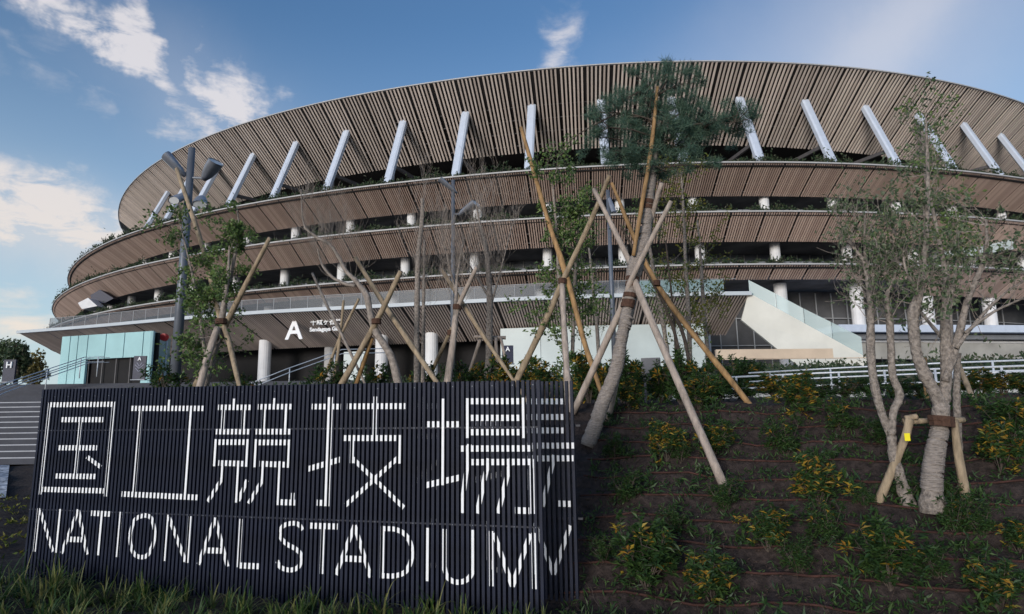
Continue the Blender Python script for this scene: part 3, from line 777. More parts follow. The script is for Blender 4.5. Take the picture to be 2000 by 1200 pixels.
LET = [
 ('N', v_(D2(255, 110), D2(222, 392))+v_(D2(391, 115), D2(358, 399))+d_(D2(262, 122), D2(345, 392))),
 ('A', d_(D2(511, 120), D2(400, 403))+d_(D2(511, 120), D2(567, 412))+h_(D2(445, 312), D2(535, 314))),
 ('T', h_(D2(594, 142), D2(724, 148))+v_(D2(665, 130), D2(640, 416))),
 ('I', v_(D2(789, 134), D2(765, 428))),
 ('O', ell([D2(945, 156), D2(880, 185), D2(848, 300), D2(868, 395), D2(915, 428), D2(970, 405), D2(1008, 290), D2(990, 180), D2(945, 156)])),
 ('N', v_(D2(1088, 152), D2(1066, 453))+v_(D2(1240, 162), D2(1214, 465))+d_(D2(1100, 165), D2(1208, 455))),
 ('A', d_(D2(1402, 172), D2(1292, 476))+d_(D2(1402, 172), D2(1482, 490))+h_(D2(1340, 384), D2(1445, 387))),
 ('L', v_(D2(1570, 180), D2(1552, 494))+h_(D2(1550, 482), D2(1688, 488))),
 ('S', ell([D2(1968, 250), D2(1945, 215), D2(1895, 208), D2(1840, 230), D2(1825, 290), D2(1865, 340), D2(1930, 378), D2(1962, 420), D2(1945, 490), D2(1890, 512), D2(1830, 495), D2(1806, 455)])),
 ('T', h_(E2(143, 216), E2(322, 222))+v_(E2(229, 200), E2(220, 520))),
 ('A', d_(E2(428, 215), E2(310, 525))+d_(E2(428, 215), E2(530, 542))+h_(E2(370, 423), E2(480, 428))),
 ('D', v_(E2(603, 218), E2(601, 549))+ell([E2(605, 236), E2(680, 238), E2(745, 270), E2(785, 340), E2(785, 430), E2(750, 505), E2(680, 532), E2(604, 530)])),
 ('I', v_(E2(887, 230), E2(887, 566))),
 ('U', v_(E2(992, 237), E2(996, 500))+v_(E2(1180, 243), E2(1176, 505))+ell([E2(994, 480), E2(1010, 535), E2(1045, 565), E2(1085, 572), E2(1130, 560), E2(1160, 530), E2(1177, 480)])),
 ('M', v_(E2(1286, 250), E2(1292, 598))+v_(E2(1554, 262), E2(1562, 616))+d_(E2(1305, 262), E2(1422, 598))+d_(E2(1535, 268), E2(1422, 598)))]
def clip(poly, a, b):
    for lim, sgn in ((a, 1), (b, -1)):
        out = []
        for i in range(len(poly)):
            p, q = poly[i-1], poly[i]
            ip, iq = (p[0]-lim)*sgn >= 0, (q[0]-lim)*sgn >= 0
            if ip != iq:
                f = (lim-p[0])/(q[0]-p[0]); out.append((lim, p[1]+(q[1]-p[1])*f))
            if iq: out.append(q)
        poly = out
        if len(poly) < 3: return []
    return poly
def strokes_mesh(mb, segs, du=0., back=0., imax=NS, i0=0, ph=.012):
    polys = []
    for a, b, k in segs:
        p, q = uv(*a), uv(*b)
        if k == 'v':
            c = (p[0]+q[0])/2; w = .021; polys.append([(c-w, q[1]), (c+w, q[1]), (c+w, p[1]), (c-w, p[1])]); continue
        if k == 'h':
            t = .029; polys.append([(p[0], p[1]-t), (q[0], q[1]-t), (q[0], q[1]+t), (p[0], p[1]+t)]); continue
        d = V((q[0]-p[0], q[1]-p[1])); d.normalize(); t = .023; n = V((-d.y, d.x))*t
        if k == 'c': p = (p[0]-d.x*.004, p[1]-d.y*.004); q = (q[0]+d.x*.004, q[1]+d.y*.004)
        polys.append([(p[0]-n.x, p[1]-n.y), (q[0]-n.x, q[1]-n.y), (q[0]+n.x, q[1]+n.y), (p[0]+n.x, p[1]+n.y)])
    for j, pl in enumerate(polys):
        pl = [(x+du, y) for x, y in pl]
        x0, x1 = min(x for x, y in pl), max(x for x, y in pl)
        for i in range(max(i0, int(x0/PITCHS)-1), min(imax, int(x1/PITCHS)+2)):
            u = PITCHS*i+ph; c = clip(pl, u-SWD/2+.0008, u+SWD/2-.0008)
            if len(c) < 3: continue
            pr = .0016+.0005*(j % 9)
            F = [B0+SU*x+SN*(back-pr)+V((0, 0, y)) for x, y in c]; G = [B0+SU*x+SN*(back+.0004)+V((0, 0, y)) for x, y in c]
            n = len(c); mb.add(F+G, [tuple(range(n))]+[(i_, n+i_, n+(i_+1) % n, (i_+1) % n) for i_ in range(n)])
for k, s in KAN.items():
    mb = MB(SGO); strokes_mesh(mb, s); mb.build('kanji_character', PAINT, sg)
for k, s in LET:
    mb = MB(SGO); strokes_mesh(mb, s); mb.build('letter', PAINT, sg)
KAN['chang'] = [g_ for g_ in KAN['chang'] if g_[0][0] < 1020 or g_[2] != 'v']
LET[-1] = ('M', LET[-1][1][:1]+LET[-1][1][2:])
mb = MB(SGO)
for k in ('jing', 'ji', 'chang'): strokes_mesh(mb, KAN[k], .30, RS, NR, 10, .03)
for k, s in LET[6:]: strokes_mesh(mb, s, .27, RS, NR, 10, .03)
mb.build('rear_lettering', PAINT, sg, kind='stuff')

# ------------------------------------------------------------------ lamp posts
def lamp(px_top, px_bot, Y, r0, r1, heads, label, z_extra=None):
    top = at(*px_top, Y); b = at(*px_bot, Y); base = V((b.x+(b.x-top.x)*.0, b.y, 0)); base.x = top.x; base.z = ground(base.x, base.y)-.05
    # an upright post: plumb under its top
    t = thing('lamp_post', label, 'lamp post', base, 'grey floodlight posts')
    mb = MB(base); mb.tube([base, top], [r0, r1], 16); mb.build('pole', POLEM, t, smooth=True)
    mb = MB(base); mb.tube([base, base+V((0, 0, .25))], [r0*1.7, r0*1.6], 16); mb.build('base', POLEM, t)
    for (hx, hy), dirv, ln, wd in heads:
        c = at(hx, hy, Y-.1); d = V(dirv).normalized()
        # lamp housing: flattened hood that opens towards d
        x = d.cross(V((0, 0, 1))).normalized(); y = x.cross(d)
        mb = MB(base); prof = [(0, .16, .10), (.25, .34, .2), (.6, .46, .26), (1, .5, .3)]; vs = []; n = 10
        wd *= 1.1; ln *= 1.1
        for f, w, h in prof:
            for j in range(n):
                a = 2*pi*j/n; vs.append(c-d*ln*.5+d*ln*f+x*cos(a)*w*wd+y*sin(a)*h*wd)
        fs = [(i*n+j, i*n+(j+1) % n, (i+1)*n+(j+1) % n, (i+1)*n+j) for i in range(3) for j in range(n)]+[tuple(range(n-1, -1, -1))]
        mb.add(vs, fs); hd = mb.build('lamp_head', HEADM, t, smooth=True)
        mb = MB(base); vs = [c+d*ln*.47+x*cos(2*pi*j/n)*.47*wd+y*sin(2*pi*j/n)*.27*wd for j in range(n)]
        mb.add(vs, [tuple(range(n))]); mb.build('lens', LENS, hd)
        mb = MB(base); pc = base.lerp(top, 0); pc.z = c.z-.05; mb.tube([V((top.x, top.y, c.z-.12)), c-d*ln*.4], .03, 6); mb.build('bracket', POLEM, hd)
lamp((375, 290), (341, 745), 14, .115, .075, [((343, 324), (-.55, -.25, .62), .55, .36), ((410, 334), (.55, -.3, .55), .5, .36), ((356, 384), (-.25, -.6, -.5), .5, .30), ((392, 392), (.25, -.6, -.5), .5, .30)],
     'tall grey lamp post carrying four floodlight heads beside the leafy sapling')
lamp((885, 352), (891, 740), 18, .075, .05, [((876, 364), (-.6, -.3, .45), .6, .22), ((913, 409), (.6, -.35, .3), .6, .34)], 'slim grey lamp post with two heads between the bare saplings')
lamp((1187, 372), (1197, 690), 20, .085, .06, [((1193, 397), (.15, -.4, -.9), .75, .17)], 'slim grey lamp post with one narrow head beside the pine')

# utility box
ub = thing('utility_box', 'grey metal utility box on short legs behind the pine trunk', 'utility box', at(1272, 752, 12))
UO = ub.location.copy(); c = at(1272, 722, 12)
mb = MB(UO); mb.box(c, .34, .26, .42, V((.96, -.28, 0)), V((.28, .96, 0))); mb.build('cabinet', BOXM, ub)
mb = MB(UO); mb.box(c+V((-.04, -.15, 0)), .30, .02, .37, V((.96, -.28, 0)), V((.28, .96, 0))); mb.build('door', BOXM, ub)
for dx in (-.13, .13):
    mb = MB(UO); p = c+V((dx, 0, -.2)); mb.bar(p, V((p.x, p.y, ground(p.x, p.y)-.05)), .04, .04); mb.build('leg', BOXM, ub)

# boards by the pavilion
def board(px, py, Y, w, h, label, sym, ssz, foot=False, name='poster_stand', soff=(0, 0)):
    p = at(px, py, Y); t = thing(name, label, 'sign board', p)
    mb = MB(p); mb.box(p+V((0, 0, h/2)), w, .12, h); bd = mb.build('panel', NAVY, t)
    me = text(sym, ssz, 'symbol', .01); o = link('symbol', me, t)
    o.matrix_local = Matrix.Translation((-ssz*.33+soff[0], -.09, h-ssz*.95+soff[1])) @ Matrix.Rotation(pi/2, 4, 'X')
    mb = MB(p); mb.box(p+V((0, 0, .03)), w*1.15, .4, .06); mb.build('base', POLEM, t)
    return t, p
t, p = board(271, 743, 46, .9, 1.75, 'navy poster stand with a white emblem in front of the glass pavilion', 'A', .35)
for zz, ww in ((1.0, .42), (.75, .34), (1.15, .25)):
    for s in (-1, 1):
        mb = MB(p); mb.bar(p+V((0, -.075, zz-.15)), p+V((s*ww/1.3, -.075, zz+.12)), .02, .05); mb.build('emblem_stroke', mat('grey_print', (.16, .17, .24), .5, .1, 5), t)
board(16, 748, 40, .75, 1.45, 'narrow dark board with a white H beside the steps', 'H', .55)
board(992, 712, 42, .75, 1.25, 'navy board with a white A in front of the pale gate wall', 'A', .4)
# red alarm bell under the canopy
p = at(321, 659, 53.5); mb = MB(p); mb.tube([p+V((0, .1, 0)), p-V((0, .25, 0))], [.34, .3], 14)
o = mb.build('fire_bell', REDM); o['label'] = 'small round red bell under the gate canopy'; o['category'] = 'bell'; o['kind'] = 'thing'
del o['kind']; o.location = p
o.location = p

# ------------------------------------------------------------------ trees, stakes and plants
def pxtube(mb, pts, Y, widths, n=8, dy=None, wob=.06, ground_end=False, knots=True):
    """pts: photo pixels, Y: depth or list; widths in photo pixels"""
    k = len(pts); Ys = Y if isinstance(Y, (list, tuple)) else [Y]*k
    P = [at(x, y, Yy) for (x, y), Yy in zip(pts, Ys)]
    ws = widths if isinstance(widths, (list, tuple)) else [widths]*k
    if len(ws) != k: ws = [ws[0]+(ws[-1]-ws[0])*i/(k-1) for i in range(k)]
    rs = [w*.5*Yy/FPX for w, Yy in zip(ws, Ys)]
    if ground_end and P[-1].z > ground(P[-1].x, P[-1].y):
        P.append(down(P[-2], P[-1])); rs.append(rs[-1]*1.05)
    # resample
    C = crv(P, 5) if k > 2 else [P[0].lerp(P[-1], i/6) for i in range(7)]
    RR = []
    for i in range(len(C)):
        f = i/(len(C)-1)*(len(rs)-1); j = min(int(f), len(rs)-2); RR.append(rs[j]+(rs[j+1]-rs[j])*(f-j))
    if knots: RR = [r*random.uniform(.90, 1.08) for r in RR]
    mb.tube(C, RR, n, wob=wob); return C, RR
def grow(mb, p, d, ln, r, lev, tips, spread=.6, up=.12, kids=(2, 3)):
    n = 4; P = [p]; q = p; dd = d.copy()
    for i in range(n):
        dd = (dd+rv(.22)+V((0, 0, up*.4))).normalized(); q = q+dd*ln/n; P.append(q)
    mb.tube(P, [max(r*(1-.55*i/n), .0016) for i in range(n+1)], 5 if r > .006 else 3, cap=False)
    tips += [(P[i], dd) for i in (2, 3, 4)] if lev <= 1 else [(P[-1], dd)]
    if lev <= 0: return
    for _ in range(random.randint(*kids)):
        s = random.choice(P[2:]); nd = (dd+rdir()*spread*1.3+V((0, 0, up))).normalized()
        grow(mb, s, nd, ln*random.uniform(.55, .85), r*.5, lev-1, tips, spread, up, kids)
def foliage(tips, dens, size, wd, m, parent, org, spread=.06, name='crown', keep=1.):
    mb = MB(org)
    for p, d in tips:
        if random.random() > keep: continue
        for _ in range(dens):
            mb.leaf(p+rv(spread), (d*.5+rdir()).normalized(), size*random.uniform(.6, 1.2), wd*random.uniform(.7, 1.2))
    return mb.build(name, m, parent, kind='stuff')
class Tree:
    def __init__(s, name, label, base, bark, group=None):
        s.t = thing(name, label, 'tree', base, group); s.o = V(base); s.mb = MB(base); s.tw = MB(base); s.tips = []; s.bark = bark; s.stems = []
    def stem(s, pts, Y, w, **k):
        C, RR = pxtube(s.mb, pts, Y, w, **k); s.stems.append((C, RR)); return C
    def sprout(s, i, n, f0, f1, ln, r, lev=2, spread=.6, up=.2, side=.9, kids=(2, 3)):
        C, RR = s.stems[i]
        for _ in range(n):
            f = random.uniform(f0, f1)*(len(C)-1); j = min(int(f), len(C)-2); p = C[j].lerp(C[j+1], f-j)
            d = (C[j+1]-C[j]).normalized(); d = (-d if d.z < 0 else d)
            nd = (d*.5+rdir()*side+V((0, 0, up))).normalized()
            grow(s.tw, p, nd, ln*random.uniform(.6, 1.15), r, lev, s.tips, spread, up, kids)
    def done(s, twig_mat=None):
        s.mb.build('trunk', s.bark, s.t, smooth=True)
        if s.tw.f: s.tw.build('twigs', twig_mat or s.bark, s.t, kind='stuff')

# --- the pine with its wrapped crooked trunk
random.seed(21)
pb = hit(1150, 868); YP = pb.y
pine = Tree('pine_tree', 'tall staked pine with crooked burlap-wrapped trunk and dark needles', pb, BURLAP)
pine.stem([(1280, 200), (1284, 260), (1276, 315), (1271, 360), (1266, 412), (1260, 467), (1240, 520), (1232, 570), (1215, 655), (1203, 722), (1178, 785), (1163, 830), (1147, 872)],
          YP, [9, 12, 17, 19, 20, 24, 30, 24, 22, 25, 26, 27, 29], n=12)
pine.mb.build('trunk', BURLAP, pine.t, smooth=True)
mb = MB(pb)
for y, x in ((395, 1266), (405, 1265), (545, 1236), (556, 1235), (577, 1231), (590, 1228), (597, 1226)):
    a = at(x, y-4, YP-.01); b = at(x-1, y+4, YP-.01); mb.tube([a, b], 13.5*YP/FPX if y > 450 else 12*YP/FPX, 12); mb.build('strap', STRAP, pine.t); mb = MB(pb)
PB = MB(pb); nd = MB(pb)
def tuft(p, d, L=.13, n=30):
    for _ in range(n):
        v = (d*.75+rdir()*.85).normalized(); w = v.cross(rdir()).normalized()*.0034
        q = p+rv(.035); nd.add([q-w, q+w, q+v*L*random.uniform(.7, 1.15)], [(0, 1, 2)])
clus = [(1300, 235, 62, 40, 75), (1250, 175, 50, 34, 45), (1320, 165, 40, 32, 32), (1215, 225, 50, 38, 45), (1190, 245, 42, 40, 34), (1290, 285, 80, 34, 60),
        (1390, 235, 66, 26, 80), (1435, 236, 36, 20, 34), (1350, 262, 50, 26, 34), (1205, 290, 36, 30, 24), (1155, 262, 22, 26, 10), (1300, 330, 55, 24, 26), (1340, 205, 40, 30, 26), (1235, 140, 34, 12, 8),
        (1312, 138, 30, 10, 8), (1235, 320, 34, 22, 14), (1370, 320, 34, 18, 8), (1165, 215, 18, 16, 6), (1270, 210, 50, 60, 50)]
ctr = at(1280, 260, YP)
for cx_, cy_, rx, ry, n in clus:
    root = at(1281+random.uniform(-3, 3), min(330, max(190, cy_+25)), YP)
    hubp = at(cx_, cy_+4, YP+random.uniform(-.35, .35))
    mid = root.lerp(hubp, .5)+V((0, 0, .03))+rv(.05)
    PB.tube([root, mid, hubp], [.018, .012, .005], 5, cap=False)
    for _ in range(max(3, int(n*.42))):
        a = random.uniform(0, 2*pi); rr = sqrt(random.random())*.92
        p = at(cx_+rx*rr*cos(a), cy_+8+ry*rr*sin(a), YP); p.y += random.gauss(0, .24)
        PB.tube([hubp.lerp(p, .1), hubp.lerp(p, .6)+rv(.04), p], [.006, .005, .003], 3, cap=False)
        out = (p-hubp); out = (out.normalized() if out.length > .01 else rdir())*.7+V((0, 0, .55))
        for _ in range(6): tuft(p+rv(.075), (out+rv(.5)).normalized(), .115, 22)
# long thin bare branch to the left
pp = [at(x, y, YP-.1) for x, y in ((1275, 235), (1215, 222), (1160, 245), (1120, 270), (1085, 305), (1060, 312))]
PB.tube(crv(pp, 4), [.012-.0004*i for i in range(21)], 5, cap=False)
PB.build('branches', BARKD, pine.t, smooth=True, kind='stuff'); nd.build('needles', NEED, pine.t, kind='stuff')

def stakes(label, poles, m, wraps=(), group='timber stake frames holding the young trees'):
    """poles: (pixels top..bottom, depths, widths, material)"""
    p0 = at(*poles[0][0][-1], poles[0][1][-1] if isinstance(poles[0][1], (list, tuple)) else poles[0][1])
    t = thing('tree_stakes', label, 'tree stakes', V((p0.x, p0.y, ground(p0.x, p0.y))), group); o = t.location.copy()
    for pts, Y, w, *mm in poles:
        mb = MB(o); gr = not (mm and len(mm) > 1 and mm[1] == 'bar')
        pxtube(mb, pts, Y, w, n=9, ground_end=gr, wob=.03); mb.build('pole' if gr else 'crossbar', mm[0] if mm else m, t, smooth=True)
    for x, y, Y, w in wraps:
        mb = MB(o); mb.tube([at(x, y-5, Y), at(x, y+5, Y)], w*.5*Y/FPX, 10); mb.build('lashing', STRAP, t)
    return t
def hb(px, py): return hit(px, py).y
y1, y2, y3 = hb(1422, 968), hb(1119, 808), hb(1187, 822)
stakes('three pale poles lashed as a tripod round the wrapped pine trunk',
       [([(1160, 370), (1231, 515), (1246, 566), (1422, 968)], [YP+.75, YP+.12, YP-.12, y1], [9, 12, 14, 18], LOGP),
        ([(1311, 393), (1236, 540), (1212, 604), (1119, 808)], [YP-.5, YP-.12, YP+.12, y2], [9, 11, 13, 15], LOGP),
        ([(1292, 358), (1262, 470), (1215, 690), (1187, 822)], [YP-.35, YP+.16, YP+.2, y3], [9, 11, 12, 14], LOGP),
        ], LOGP)
t = stakes('orange timber splint bound upright against the pine trunk', [([(1284, 170), (1272, 290), (1252, 410), (1237, 500)], YP-.13, [7, 9, 9, 8], BAMB, 'bar')], BAMB, group=None)
stakes('orange and dark pole pair leaning behind the pine towards the shrubs', [([(1195, 358), (1282, 553), (1444, 765)], [11, 10.6, 9.4], [7, 10, 12], BAMB), ([(1212, 440), (1262, 530), (1330, 640), (1352, 760)], [11, 10.8, 10.6, 10.4], [5, 6, 7, 7], BARKD)], BAMB,
       [(1283, 553, 10.5, 14), (1357, 655, 10.2, 14)])
stakes('long orange pole crossed by a paler one beside the green saplings', [([(1018, 250), (1067, 420), (1096, 507), (1116, 573), (1140, 665), (1168, 748)], [11.5, 10.9, 10.6, 10.4, 10.1, 9.8], [8, 10, 12, 11, 11, 9], BAMB),
        ([(1191, 343), (1155, 430), (1097, 554), (1070, 617), (1012, 738)], [9.6, 10.0, 10.5, 10.7, 11.2], [9, 11, 12, 13, 13], LOG), ([(1098, 555), (1103, 660), (1110, 757)], [10.4, 10, 9.6], [11, 12, 13], LOGP)], LOG, [(1098, 549, 10.4, 16)])
stakes('crossed grey poles tied to the leafy sapling by the tall lamp post', [([(345, 330), (398, 490), (427, 612), (445, 660), (466, 748)], [12.6, 12, 11.4, 11.2, 10.8], [8, 10, 11, 11, 9], LOG),
        ([(527, 465), (447, 622), (430, 660), (385, 749)], [10.6, 11.3, 11.5, 12], [8, 12, 13, 13], LOG), ([(425, 640), (405, 700), (392, 750)], [11.2, 11, 10.9], [12, 14, 15], LOGP)], LOG, [(432, 628, 11.25, 22), (420, 660, 11.25, 16)])
stakes('yellowish long pole and crossed poles around the crooked bare tree', [([(694, 504), (760, 610), (851, 744)], [12.4, 12, 11.4], [9, 11, 10], LOG),
        ([(783, 530), (737, 625), (669, 748)], [11.3, 11.7, 12.3], [10, 12, 13], LOG), ([(727, 660), (699, 742)], [11.9, 12.4], [8, 9], BAMB)], LOG, [(735, 628, 11.7, 20)])
stakes('thin crossed canes beside the crooked bare tree', [([(610, 534), (640, 600), (668, 655), (712, 748)], [13, 12.8, 12.6, 12.3], [5, 6, 6, 5], BARK), ([(671, 587), (664, 660), (652, 745)], 12.7, [5, 6, 7], LOG), ([(701, 584), (663, 662), (631, 746)], [12.4, 12.7, 13], [5, 6, 6], LOG)], LOG)
stakes('pale crossed poles tied to the bare sapling by the slim two-headed lamp post', [([(863, 527), (932, 638), (1002, 742)], [13.2, 12.8, 12.3], [8, 9, 7], LOG),
        ([(931, 522), (894, 602), (887, 650), (876, 744)], [12.4, 12.8, 12.7, 12.5], [8, 11, 13, 13], LOGP), ([(883, 640), (850, 712)], [13, 13.6], [7, 8], LOG)], LOG, [(893, 600, 12.8, 18), (880, 650, 12.8, 14)])
stakes('low square frame with crossbars round the grey birch behind the sign', [([(926, 658), (988, 660)], 14.2, [6, 7], LOGP, 'bar'), ([(939, 660), (919, 722)], [14.3, 14.6], [7, 8], LOGP), ([(968, 660), (972, 725)], [14.1, 14], [7, 7], LOGP), ([(978, 660), (992, 722)], [14.1, 13.9], [6, 6], LOGP)], LOGP)
yl, yr = hb(1718, 980), hb(1888, 985)
yB = hb(1824, 1002); yA = hb(1776, 990)
stakes('stout posts and crossbar strapped round the thick wrapped trunk', [([(1776, 818), (1766, 860), (1716, 980)], [yB+.1, yB+.12, yl], [15, 15, 16], LOG),
        ([(1864, 820), (1872, 890), (1889, 985)], [yB+.05, yB, yr], [14, 16, 18], LOG), ([(1764, 824), (1882, 820)], yB+.17, [12, 12], LOG, 'bar'), ([(1768, 818), (1790, 814)], yB+.12, [12, 12], LOG, 'bar')], LOG, [(1838, 818, yB-.04, 46), (1840, 828, yB-.04, 44)])
stakes('mossy yellow-green poles leaning behind the thick wrapped trunk', [([(1868, 700), (1892, 760), (1926, 842)], [9.4, 9, 8.4], [9, 10, 11], LOG), ([(1806, 700), (1812, 820)], [9, 8.8], [9, 10], BAMB)], LOG)
p = at(1772, 854, yB-.05); mb = MB(p); mb.box(p, .055, .004, .075); o = mb.build('yellow_tag', TAGY, label='small bright yellow tag hanging on the stout post', cat='tag'); o.location = p

def wrap_rings(path, Y, w0, w1, parent, org, step=9):
    """overlapping turns of wrapping cloth"""
    mb = MB(org); P = crv([at(x, y, Y) for x, y in path], 8); n = len(P)
    for i in range(1, n-1, 1):
        if random.random() < .3: continue
        r_ = (w0+(w1-w0)*i/n)*.5*Y/FPX; d = (P[i+1]-P[i-1]).normalized()+rv(.16); d.normalize(); a = P[i]
        f_ = random.uniform(.7, 1.8); mb.tube([a-d*.02*f_, a+d*.014*f_], [r_*1.0, r_*random.uniform(1.015, 1.045)], 11, cap=False, wob=.022)
    return mb.build('wrapping', BURLAP, parent, smooth=True, kind='stuff')
wrap_rings([(1232, 605), (1215, 655), (1203, 722), (1178, 785), (1163, 830), (1150, 864)], YP, 24, 30, pine.t, pb)
wrap_rings([(1260, 467), (1247, 505), (1238, 535)], YP, 25, 31, pine.t, pb)
wrap_rings([(1270, 330), (1268, 370), (1263, 430), (1259, 460)], YP, 18, 25, pine.t, pb)
# --- broadleaf pair by the path
random.seed(31)
tB = Tree('broadleaf_tree', 'thick pale-wrapped tree forking into three tall limbs with grey-green leaves', hit(1824, 1002), BARKP)
tB.stem([(1838, 790), (1836, 830), (1826, 880), (1820, 935), (1822, 1003)], yB, [32, 30, 30, 33, 50], n=12)
tB.stem([(1808, 232), (1812, 330), (1810, 444), (1803, 519), (1795, 575), (1784, 612), (1787, 669), (1793, 700), (1808, 735), (1822, 760), (1838, 795)], yB, [5, 7, 10, 13, 16, 22, 19, 20, 24, 22, 24], n=10)
tB.stem([(1846, 540), (1846, 612), (1847, 677), (1848, 742), (1840, 795)], yB+.02, [11, 15, 20, 21, 24], n=10)
tB.stem([(1926, 430), (1926, 492), (1911, 537), (1889, 590), (1875, 646), (1862, 695), (1846, 745)], yB-.03, [5, 9, 11, 13, 14, 15, 14], n=9)
tB.stem([(2040, 515), (2000, 549), (1960, 575), (1910, 625), (1868, 680)], yB-.1, [2, 4, 5, 6, 8], n=7)
tB.stem([(2040, 560), (2000, 582), (1940, 610), (1885, 650)], yB-.12, [2, 4, 5, 7], n=7)
tB.stem([(1796, 575), (1770, 530), (1762, 490), (1740, 440)], yB, [9, 6, 4, 2], n=7)
tB.stem([(1872, 690), (1868, 760), (1871, 838), (1873, 880)], yB+.5, [11, 13, 14, 14], n=9)
tB.sprout(1, 34, 0, .42, .30, .006, 2, .7, .2); tB.sprout(1, 14, .35, .55, .34, .006, 2); tB.sprout(2, 12, 0, .3, .28, .006, 2); tB.sprout(3, 22, 0, .45, .34, .006, 2)
tB.sprout(4, 16, 0, .8, .32, .004, 1); tB.sprout(5, 10, 0, .8, .3, .004, 1); tB.sprout(6, 14, .3, 1, .3, .004, 2)
wrap_rings([(1836, 838), (1830, 865), (1824, 900), (1820, 940), (1821, 985)], yB, 31, 40, tB.t, tB.o); tB.done(BARK); foliage(tB.tips, 2, .058, .03, LEAFO, tB.t, tB.o, .05, keep=.44)
tA = Tree('broadleaf_tree', 'slimmer speckled tree splitting low into two stems beside the thick wrapped one', hit(1776, 990), BARKP, None)
tA.stem([(1741, 850), (1745, 890), (1758, 935), (1776, 991)], yA, [17, 19, 21, 30], n=11)
tA.stem([(1641, 455), (1672, 490), (1690, 520), (1700, 600), (1700, 680), (1706, 742), (1720, 801), (1741, 855)], yA+.02, [3, 6, 9, 13, 16, 16, 16, 15], n=9)
tA.stem([(1760, 480), (1748, 537), (1732, 580), (1737, 620), (1740, 677), (1743, 732), (1757, 772), (1745, 805), (1741, 850)], yA-.02, [3, 6, 10, 13, 14, 14, 16, 15, 14], n=9)
tA.stem([(1690, 420), (1688, 470), (1692, 520), (1702, 590)], yA+.1, [3, 5, 7, 9], n=7)
tA.sprout(1, 26, 0, .5, .30, .005, 2); tA.sprout(2, 22, 0, .45, .30, .005, 2); tA.sprout(3, 20, 0, .9, .28, .005, 2)
tA.done(BARK); foliage(tA.tips, 2, .056, .028, LEAFO, tA.t, tA.o, .05, keep=.42)
# leafy tall sapling rising behind the pair (lime top)
def gbase(px, py, Y):
    p = at(px, py, Y); return V((p.x, p.y, ground(p.x, p.y)))
def simple_tree(name, label, base_px, Y, bark, stems, sprouts, leaf=None, seed=1, twig=None, group=None, keep=1., size=.06, wd=.03, dens=2, spread=.06):
    random.seed(seed); b = gbase(*base_px, Y); t = Tree(name, label, b, bark, group)
    for pts, dY, w in stems:
        Y_ = [Y+d for d in dY] if isinstance(dY, (list, tuple)) else Y+dY
        t.stem(pts, Y_, w, ground_end=(pts[-1][1] > 700))
    for s in sprouts: t.sprout(*s)
    t.done(twig)
    if leaf: foliage(t.tips, dens, size, wd, leaf, t.t, t.o, spread, keep=keep)
    return t
G = 'young trees planted behind the sign'
simple_tree('leafy_sapling', 'leafy sapling with thin trunk beside the four-headed lamp post', (400, 750), 11.3, BARK,
            [([(448, 480), (446, 530), (440, 580), (430, 640), (412, 700), (399, 750)], 0, [3, 6, 10, 15, 18, 20]), ([(352, 440), (372, 520), (388, 600), (395, 650), (402, 700)], .2, [2, 4, 7, 7, 8]),
             ([(463, 405), (466, 450), (458, 500), (448, 560)], .1, [2, 4, 7, 8])],
            [(0, 14, .0, .5, .34, .006, 2, .7, .1), (1, 34, 0, .9, .34, .006, 2, .7, 0), (2, 14, .1, .9, .24, .005, 2), (0, 16, .4, .95, .42, .006, 2, .7, 0)], LEAFT, 41, group=G, size=.078, wd=.045, dens=3, keep=.9)
simple_tree('bare_tree', 'crooked grey bare tree with a thick burlap band, forked high', (777, 748), 11.8, BARK,
            [([(594, 444), (617, 463), (645, 479), (664, 507), (675, 529), (697, 551), (716, 578), (722, 606), (735, 650), (763, 694), (778, 748)], 0, [4, 6, 7, 8, 8, 10, 13, 12, 15, 16, 17]),
             ([(620, 485), (628, 515), (647, 540), (675, 555), (694, 558)], 0, [2, 5, 6, 7, 8]), ([(588, 370), (590, 420), (596, 446)], 0, [1.5, 3, 4])],
            [(0, 26, 0, .45, .6, .004, 3, .6, .35), (1, 12, 0, .6, .5, .004, 3, .6, .4), (2, 10, 0, .9, .4, .003, 2, .6, .4)], None, 42, group=G)
simple_tree('birch_sapling', 'straight pale birch stem standing alone between bare twigs', (816, 748), 12.6, BARKP,
            [([(825, 388), (824, 430), (817, 500), (815, 567), (814, 650), (814, 748)], 0, [7, 9, 10, 11, 11, 12]), ([(829, 470), (828, 540), (827, 620), (826, 720)], .4, [4, 6, 7, 8])],
            [(0, 24, 0, .6, .5, .004, 3, .6, .4), (1, 14, 0, .6, .5, .004, 3, .6, .4)], None, 43, twig=BARK, group=G)
simple_tree('bare_sapling', 'bare forked sapling tied to crossed poles near the two-headed lamp', (876, 748), 12.8, BARK,
            [([(905, 470), (893, 540), (890, 600), (886, 660), (874, 748)], 0, [3, 6, 9, 12, 18]), ([(868, 480), (880, 530), (890, 570)], 0, [2, 4, 6])],
            [(0, 34, 0, .5, .6, .004, 3, .6, .45), (1, 20, 0, .7, .55, .004, 3, .6, .45)], None, 44, group=G)
simple_tree('grey_birch', 'grey birch with bare spreading twigs standing in the low square frame', (952, 748), 14, BARKP,
            [([(930, 400), (938, 440), (950, 493), (956, 567), (956, 650), (952, 740)], 0, [4, 6, 9, 12, 13, 14]), ([(905, 500), (930, 540), (955, 580)], 0, [2, 4, 6]), ([(1000, 440), (980, 520), (958, 600)], 0, [2, 3, 5])],
            [(0, 42, 0, .55, .7, .004, 3, .6, .4), (1, 14, 0, .8, .5, .004, 3, .6, .4), (2, 18, 0, .8, .5, .004, 3, .6, .4)], None, 45, twig=BARK, group=G)
